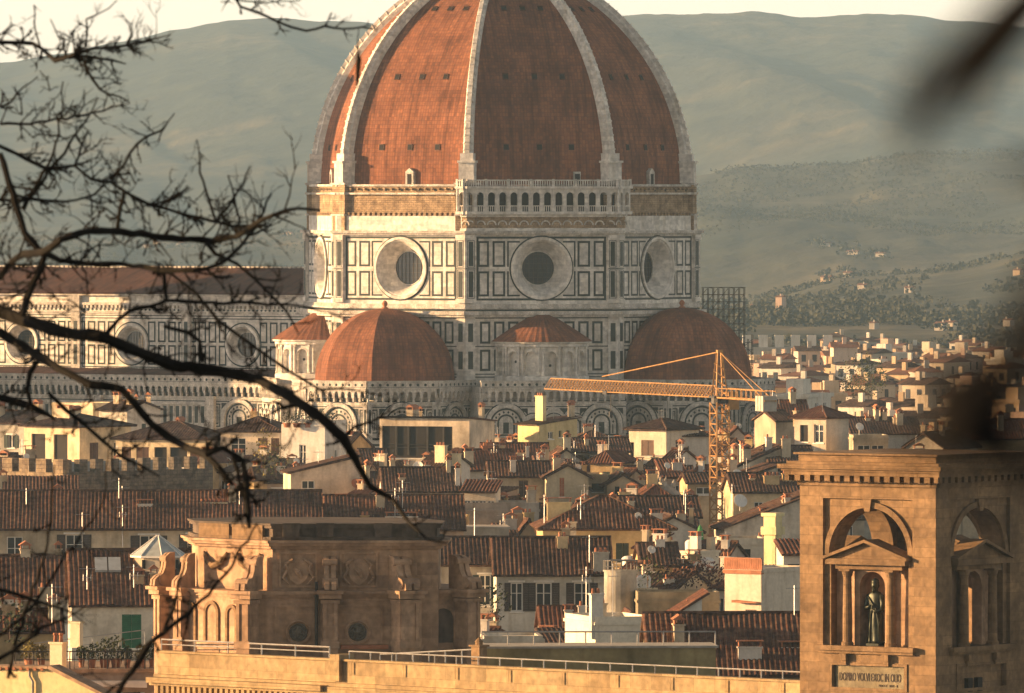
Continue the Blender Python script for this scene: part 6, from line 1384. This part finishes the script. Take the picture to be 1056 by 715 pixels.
potplant(285, 489, 1038, 1.3, 'green bamboo clump right of the yellowish one', M_leaf, False, 1.4, name='bush')
for i, px in enumerate((296, 306, 318, 330, 342)): potplant(px, 441, 1121, .75, f'dark round rooftop shrub, {ords[i]} from left on the flat white block', M_leafd, True, 1.0, group='shrubs on the white block')
for i, (px, py, Y, r) in enumerate(((889, 408, 1560, 3.6), (898, 405, 1600, 2.6), (880, 410, 1580, 2.2))): potplant(px, py, Y, r, ['broad green tree among roofs of the far town', 'smaller green tree right of the broad one', 'low green tree left of the broad one'][i], M_leaf, False, 1.0, name='tree')
# green parasol and roof bits in the jumble
q = P(722, 558, 868); gp = thing('parasol', 'closed bright green parasol standing left of the crane foot', 'parasol', (q.x, q.y, q.z))
m = MB(); m.cyl(0, 0, -2, 1.5, .04); m.build('pole', M_metal, gp); m = MB(); m.lathe(0, 0, [(.32, .1), (.3, .7), (.2, 1.2), (.03, 1.5)], 10); m.build('canopy', flat('green_cloth', (.07, .26, .09), .8), gp)
jr = random.Random(4)
JK = ['white rooftop water tank', 'brown terracotta chimney', 'gray air conditioner box', 'cream chimney with pots']
JL = ['above the balustrade terrace', 'left of the crane foot', 'right of the crane foot', 'near the green parasol', 'behind the brown bush', 'under the long white wall', 'by the yellow-lit room']
n_ = 0
for i in range(24):
    px = jr.uniform(645, 800); py = jr.uniform(555, 606); Y = 54*0+jr.uniform(-6, 6)+(HZ-20.5)*FP/(py-CY); q = P(px, py, Y); kd = jr.randrange(4)
    t = thing(['water_tank', 'chimney', 'air_conditioner', 'chimney'][kd], f'small {JK[kd]} {JL[i % 7]}, {ords[i]} in the jumble', ['tank', 'chimney', 'air conditioner', 'chimney'][kd], (q.x, q.y, 0), R_(jr.choice([-36, -30, 8])), 'roof fittings below the crane')
    m = MB()
    if kd == 0: m.bx(-.9, .9, -.8, .8, 0, q.z-.3); m.k = 1; m.lathe(0, 0, [(.6, q.z-.3), (.62, q.z+.6), (.4, q.z+.8), (.1, q.z+.85)], 12)
    elif kd == 2: m.bx(-1.1, 1.1, -.9, .9, 0, q.z-.4); m.k = 1; m.bx(-.5, .5, -.2, .2, q.z-.3, q.z+.45); m.k = 2; m.M = Matrix.Translation((-.12, -.205, q.z+.07)) @ Matrix.Rotation(math.pi/2, 4, 'X'); m.lathe(0, 0, [(.3, 0), (.3, .01)], 12); m.M = Matrix.Identity(4)
    else: m.bx(-.45, .45, -.35, .35, 0, q.z+.5); m.bx(-.55, .55, -.45, .45, q.z+.5, q.z+.6); m.k = 3; [m.cyl(x, 0, q.z+.6, q.z+1.0, .12, .1, 8) for x in (-.2, .2)]
    m.build('body', [jr.choice([WHITE, CREAM, plaster((.72, .6, .42), .15), PINK]), M_white, M_dark, M_terra], t)

# ================================================================ bare trees near the viewer
tr = random.Random(12)
def branch(mb, pts, Y, twigs=0, tl=30, jit=.0, dy=0.0, spread=1.0, rough=True):
    """pts: (px, py, radius px) traced along the bough; each has its own depth"""
    W_ = []; R__ = []; n = len(pts)
    for i in range(n-1):
        a, b = pts[i], pts[i+1]; L = math.hypot(b[0]-a[0], b[1]-a[1]); k = max(1, int(L/9))
        for j in range(k):
            t = j/k; yy = Y+dy*math.sin((i+t)*.9); jx = tr.uniform(-1, 1)*min(1.6, L*.05) if rough and j else 0
            rr = (a[2]+(b[2]-a[2])*t)*(1+(tr.uniform(-.12, .16) if rough else 0))
            W_.append(P(a[0]+(b[0]-a[0])*t+jx, a[1]+(b[1]-a[1])*t+jx*.8, yy)); R__.append(rr*((.95 if rr < 4.5 else .85) if rough else 1.6+.45*(a[1] > 330))*yy/FP)
    a = pts[-1]; W_.append(P(a[0], a[1], Y+dy*math.sin((n-1)*.9))); R__.append(a[2]*Y/FP)
    mb.tube(W_, R__, 8 if R__[0] > .02 else 6)
    for _ in range(int(twigs*2.0)):
        i = tr.randrange(len(W_)-1); p0 = W_[i]; d = (W_[i+1]-p0).normalized(); side = tr.choice([-1, 1]); ang = tr.uniform(.5, 1.2)*side
        dd = Vector((d.x*math.cos(ang)-d.z*math.sin(ang), tr.uniform(-.5, .5), d.x*math.sin(ang)+d.z*math.cos(ang))).normalized()
        twig(mb, p0, dd, tr.uniform(.35, 1.25)*tl*Y/FP, min(R__[i]*.6, 1.25*Y/FP), 2)
def twig(mb, p, d, L, r, lev):
    n = 6; pts = [p]; q = Vector(p); dr = Vector(d)
    for i in range(n):
        dr = (dr+Vector((tr.gauss(0, .17), tr.gauss(0, .15), tr.gauss(0, .17)+.05))).normalized(); q = q+dr*L/n; pts.append(q)
    rs = [r*(1-.75*i/n) for i in range(n+1)]; mb.tube(pts, rs, 5)
    for i in range(1, n):                              # buds and knuckles
        if tr.random() < .3: mb.tube([pts[i]-dr*r*.8, pts[i]+dr*r*.8], [r*1.5, r*1.2], 5)
    if lev > 0:
        for _ in range(tr.choice([1, 2, 2])):
            i = tr.randrange(1, n); a = tr.choice([-1, 1])*tr.uniform(.4, 1.0)
            dd = Vector((dr.x*math.cos(a)-dr.z*math.sin(a), dr.y+tr.uniform(-.3, .3), dr.x*math.sin(a)+dr.z*math.cos(a))).normalized(); twig(mb, pts[i], dd, L*tr.uniform(.4, .75), r*.65, lev-1)
TY1 = 60.0
g0 = P(-330, 420, TY1); tree = thing('bare_tree', 'large leafless tree with dark crossing branches in the left foreground', 'tree', (g0.x, g0.y, 0), 0)
mb = MB(); mb.M = Matrix.Translation((-g0.x, -g0.y, 0))
branch(mb, [(-330, 420, 16), (-150, 350, 12), (0, 322, 9), (25, 331, 8), (62, 342, 7.5), (103, 347, 7), (125, 356, 7), (150, 366, 7), (175, 376, 7), (219, 382, 7), (266, 391, 6.5), (297, 408, 6.2), (330, 430, 6.5), (354, 452, 6), (370, 481, 3.6), (382, 502, 3), (405, 515, 2.6), (420, 537, 2.2), (440, 556, 1.3), (462, 560, .8)], TY1, 16, 40, dy=.3)
branch(mb, [(-150, 350, 8), (-60, 330, 6), (0, 343, 5.5), (31, 362, 5.5), (62, 381, 5), (94, 397, 4.8), (125, 401, 4.5), (140, 418, 4.2), (156, 437, 4), (174, 451, 4), (195, 463, 4.4), (212, 469, 4.5), (226, 482, 2.6), (240, 500, 2)], TY1-.5, 10, 40, dy=.3)
branch(mb, [(-150, 380, 8), (-40, 405, 6), (0, 410, 5), (31, 419, 4.5), (50, 428, 2), (58, 434, .8)], TY1+.4, 3, 40)
branch(mb, [(50, 405, 2.4), (69, 424, 2.6), (84, 435, 2.6), (105, 454, 2.3), (124, 470, 2), (147, 481, 1.6), (165, 492, .8)], TY1, 6, 40)
branch(mb, [(0, 158, 3.5), (7, 181, 4), (15, 208, 4.5), (25, 240, 4.6), (40, 258, 5), (47, 262, 5), (40, 281, 4.5), (31, 300, 4.5), (22, 326, 5)], TY1-.8, 8, 45)
branch(mb, [(-60, 300, 4), (0, 286, 3.6), (10, 272, 3.4), (25, 262, 3.8), (45, 260, 4), (63, 247, 4), (84, 240, 4), (125, 239, 3.8), (187, 247, 3.6), (219, 249, 3.6), (245, 244, 3.2), (262, 232, 3), (282, 222, 2.4), (306, 215, 1.8), (330, 217, 1.2)], TY1-.8, 14, 50, dy=.4)
branch(mb, [(47, 261, 3.6), (62, 269, 3), (81, 271, 2.8), (125, 272, 2.6), (169, 279, 2.8), (200, 279, 2.8), (231, 270, 2.4), (250, 252, 2), (262, 236, 1.5), (280, 200, 1)], TY1-.4, 12, 45, dy=.3)
branch(mb, [(109, 345, 3), (122, 330, 2.6), (134, 321, 2.6), (172, 310, 2.4), (219, 312, 2.2), (266, 313, 2), (306, 315, 1.5), (340, 322, .9), (360, 332, .6)], TY1, 10, 40)
branch(mb, [(212, 250, 2), (222, 262, 2.2), (244, 272, 2), (262, 287, 2), (281, 306, 1.8), (296, 322, 1.4), (308, 345, .8)], TY1-.6, 5, 36)
branch(mb, [(169, 279, 2.2), (170, 295, 2.3), (172, 310, 2)], TY1-.2, 2, 20)
branch(mb, [(176, 282, 1.4), (203, 303, 2.2), (225, 331, 2.2), (250, 349, 2), (272, 365, 1.9), (300, 384, 1.8), (330, 402, 1.5), (362, 402, 1.1), (395, 408, .7)], TY1+.3, 9, 45)
branch(mb, [(169, 337, 1.6), (182, 340, 2.2), (194, 343, 2.8), (206, 352, 2.8), (208, 374, 3)], TY1, 2, 20)
branch(mb, [(41, 370, 3), (31, 384, 3.2), (28, 402, 3.2), (34, 424, 1.8)], TY1+.2, 3, 30)
branch(mb, [(-30, 42, 3), (0, 44, 2.5), (34, 45, 2.5), (44, 51, 2.4), (57, 63, 2.4), (77, 56, 2.2), (97, 50, 2), (117, 49, 1.8), (141, 44, 1.4), (160, 40, 1), (176, 36, .6)], TY1+1, 22, 30, dy=.4)
branch(mb, [(57, 60, 2), (90, 58, 1.9), (115, 62, 1.6), (130, 66, .8)], TY1+1, 8, 22)
branch(mb, [(84, 58, 1.5), (94, 80, 1.7), (103, 92, 1.6), (111, 97, 1.5), (124, 100, .9), (134, 106, .7)], TY1+1, 4, 22)
branch(mb, [(89, 48, 1.4), (90, 30, 1.4), (89, 20, 1.3), (100, 15, 1), (112, 9, .8), (121, 0, .6)], TY1+1, 3, 16)
branch(mb, [(35, 5, .7), (37, 34, 1.1), (42, 50, 1.3)], TY1+1, 2, 15); branch(mb, [(52, 20, .7), (60, 38, .9), (72, 42, 1), (89, 52, 1)], TY1+1, 2, 14)
branch(mb, [(0, 128, 1.9), (20, 128, 1.9), (50, 125, 1.7), (87, 119, 1.5), (114, 111, 1.1), (134, 107, .6)], TY1+.6, 9, 30)
branch(mb, [(0, 111, 1.6), (12, 105, 1.4), (17, 97, 1.2), (39, 79, .7)], TY1+.6, 2, 18)
branch(mb, [(65, 84, .8), (64, 118, 1.1), (55, 158, 1.6), (44, 178, 2.2), (36, 195, 2.6), (24, 216, 3)], TY1+.2, 6, 32)
branch(mb, [(101, 101, .8), (84, 131, 1.4), (67, 158, 1.8), (50, 176, 2), (30, 205, 2.4)], TY1+.2, 6, 32)
branch(mb, [(-10, 148, 2.6), (0, 151, 2.4), (27, 164, 2.4), (50, 175, 2.2), (77, 171, 1.8), (84, 150, 1.4), (91, 134, .9)], TY1, 7, 32)
branch(mb, [(180, 117, .7), (168, 134, 1.3), (151, 141, 1.6), (134, 158, 1.7), (114, 186, 2)], TY1+.3, 5, 26)
branch(mb, [(77, 171, 1.8), (94, 185, 2), (114, 188, 2), (134, 201, 2.1), (154, 211, 2), (188, 221, 2), (218, 228, 2), (245, 234, 2.2), (275, 232, 1.4)], TY1-.3, 12, 34)
branch(mb, [(203, 144, .8), (206, 178, 1.4), (215, 205, 1.5), (223, 230, 1.6)], TY1, 3, 20)
branch(mb, [(258, 171, .8), (245, 198, 1.4), (235, 214, 1.5), (222, 230, 1.6)], TY1, 4, 22)
branch(mb, [(235, 181, .8), (242, 205, 1.3), (247, 232, 1.5)], TY1, 2, 18)
branch(mb, [(-20, 204, 2), (0, 206, 1.8), (34, 205, 1.8), (67, 208, 1.7), (97, 201, 1.4), (118, 180, 1.1), (126, 160, .7)], TY1+.2, 8, 30)
branch(mb, [(128, 196, 2.2), (124, 214, 2.4), (121, 236, 2.6)], TY1-.4, 2, 20)
branch(mb, [(196, 193, .7), (175, 205, 1.2), (154, 212, 1.5)], TY1, 2, 16)
branch(mb, [(240, -6, 1.4), (248, 7, 1.7), (268, 14, 1.6), (285, 22, 1.7), (300, 28, 1.7), (316, 32, 1.6), (335, 27, 1.5), (354, 30, 1.4), (374, 28, 1.2), (390, 31, .8)], TY1+1.5, 5, 22)
branch(mb, [(225, -4, 1), (250, 1, 1.2), (275, 3, 1), (310, 0, .6)], TY1+1.5, 4, 20)
branch(mb, [(370, 30, .5), (369, 52, .8), (370, 62, 3.0), (369, 75, 2.6), (368, 92, .8)], TY1+1.5, 0, 10)
branch(mb, [(120, 612-640+420, .6), (108, 510, .9), (99, 531, 1.1), (82, 554, 1.2), (63, 580, 1.5), (44, 610, 1.8), (20, 640, 2), (-10, 660, 2.2)], TY1-1.5, 5, 30)
branch(mb, [(56, 480, .8), (54, 505, 1.3), (53, 529, 1.4), (47, 570, 1.6), (40, 590, 1.7), (20, 650, 2), (8, 700, 2)], TY1-1.5, 4, 24)
branch(mb, [(265, 540, 1.2), (234, 591, 2), (215, 614, 2.3), (187, 638, 2.6), (169, 653, 3), (152, 666, 3.2), (139, 688, 3.2), (121, 718, 3.4), (100, 760, 4)], TY1-2, 6, 40)
branch(mb, [(195, 560, .8), (189, 588, 1.3), (180, 625, 1.8), (169, 653, 2.2)], TY1-2, 3, 30)
branch(mb, [(160, 660, 1.4), (140, 690, 1.4), (110, 715, 1.5)], TY1-2, 2, 30)
branch(mb, [(-20, 606, 2.6), (0, 608, 2.4), (26, 616, 2.2), (54, 625, 1.8), (74, 632, 1.1), (90, 645, .6)], TY1-2, 5, 26)
branch(mb, [(-20, 692, 2.8), (0, 679, 2.6), (22, 664, 2.4), (43, 647, 2), (72, 636, 1.2), (88, 625, .6)], TY1-2, 5, 26)
branch(mb, [(212, 469, 3.4), (230, 462, 2.6), (250, 474, 2.6), (253, 490, 3.6), (254, 508, 3.8), (256, 528, 4.0), (257, 545, 2.0)], TY1-1, 10, 22)
branch(mb, [(240, 472, 2), (246, 490, 2.4), (250, 508, 2.2)], TY1-1, 4, 18); branch(mb, [(354, 452, 3), (366, 440, 2), (380, 436, 1.5), (400, 425, 1), (415, 405, .6)], TY1, 5, 26)
branch(mb, [(330, 430, 3), (318, 424, 3), (306, 418, 2.6), (292, 420, 2), (276, 428, 1.2), (262, 446, .7)], TY1, 5, 26)
for _ in range(26):
    x0_, y0_ = tr.uniform(-10, 235), tr.uniform(60, 330); a_ = tr.uniform(-2.6, -.3); L_ = tr.uniform(20, 60)
    if x0_ > 120 and y0_ < 150: continue
    branch(mb, [(x0_, y0_, 1.1), (x0_+L_*.5*math.cos(a_), y0_+L_*.5*math.sin(a_), .9), (x0_+L_*math.cos(a_-.25), y0_+L_*math.sin(a_-.25), .5)], TY1+tr.uniform(-.5, .5), 2, 16)
branch(mb, [(210, 468, 3), (220, 452, 1.6), (236, 444, 1.1), (255, 430, .6)], TY1-.5, 4, 26)
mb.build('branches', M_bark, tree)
mb = MB(); mb.M = Matrix.Translation((-g0.x, -g0.y, 0)); gz = ground_z(g0.x*1.0, TY1)
mb.tube([(g0.x+.4, TY1, gz-.6), (g0.x+.2, TY1, gz+4), (g0.x, TY1, g0.z-1), (g0.x+.1, TY1, g0.z+2), (g0.x+.5, TY1, g0.z+5)], [.38, .3, .22, .16, .08], 12)
for py_, x_ in ((300, -60), (160, -10), (60, -30), (45, -30), (206, -20), (608, -20), (690, -20), (660, -10)):
    e = P(x_, py_, TY1 if py_ < 500 else TY1-2); s_ = Vector((g0.x+.1, TY1, max(gz+2, min(g0.z+4.5, e.z+.0-.6)))); mb.tube([s_, s_.lerp(e, .5)+Vector((0, 0, .1)), e], [.09, .05, 2.6*TY1/FP], 8)
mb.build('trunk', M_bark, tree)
# second tree, very near on the right: heavily out of focus
TY2 = 3.3; g1 = P(1500, 420, TY2); t2 = thing('bare_sapling', 'blurred dark branches of a sapling very near the viewer at right', 'tree', (g1.x, g1.y, 0), 0)
mb = MB(); mb.M = Matrix.Translation((-g1.x, -g1.y, 0))
branch(mb, [(1500, -250, 26), (1250, -120, 20), (1100, -40, 17), (1040, 8, 16), (1004, 50, 17), (976, 75, 18), (956, 100, 17), (944, 130, 11), (938, 160, 5)], TY2, 0, rough=False)
branch(mb, [(1500, 250, 22), (1200, 310, 15), (1090, 340, 13), (1040, 358, 12), (1012, 388, 15), (992, 412, 22), (984, 432, 22), (972, 456, 12), (940, 470, 7), (890, 474, 4)], TY2-.2, 0, rough=False)
branch(mb, [(1300, -200, 16), (1100, -30, 12), (1050, 40, 9), (1010, 90, 7), (990, 130, 5)], TY2+.3, 0, rough=False)
branch(mb, [(1200, 300, 12), (1100, 180, 9), (1060, 172, 8), (1035, 182, 4)], TY2, 0, rough=False)
branch(mb, [(1012, 388, 9), (1030, 440, 9), (1060, 470, 8), (1120, 520, 7)], TY2-.2, 0, rough=False)
branch(mb, [(960, 400, 6), (975, 425, 16), (1000, 445, 20), (1020, 430, 12), (1050, 405, 9), (1100, 380, 8)], TY2-.1, 0, rough=False)
branch(mb, [(950, 380, 5), (985, 400, 12), (1010, 420, 14), (985, 445, 14), (960, 462, 6)], TY2+.1, 0, rough=False)
branch(mb, [(985, 430, 9), (1000, 465, 8), (1050, 482, 7), (1120, 490, 6)], TY2-.2, 0, rough=False)
branch(mb, [(1300, 150, 14), (1120, 240, 12), (1062, 300, 10), (1045, 350, 8)], TY2+.2, 0, rough=False)
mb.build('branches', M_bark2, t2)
mb = MB(); gz = ground_z(g1.x, TY2); mb.M = Matrix.Translation((-g1.x, -g1.y, 0))
mb.tube([(g1.x, TY2, gz-.1), (g1.x, TY2, HZ-.2), (g1.x+.02, TY2, HZ+.6)], [.035, .025, .012], 8); mb.build('trunk', M_bark, t2)
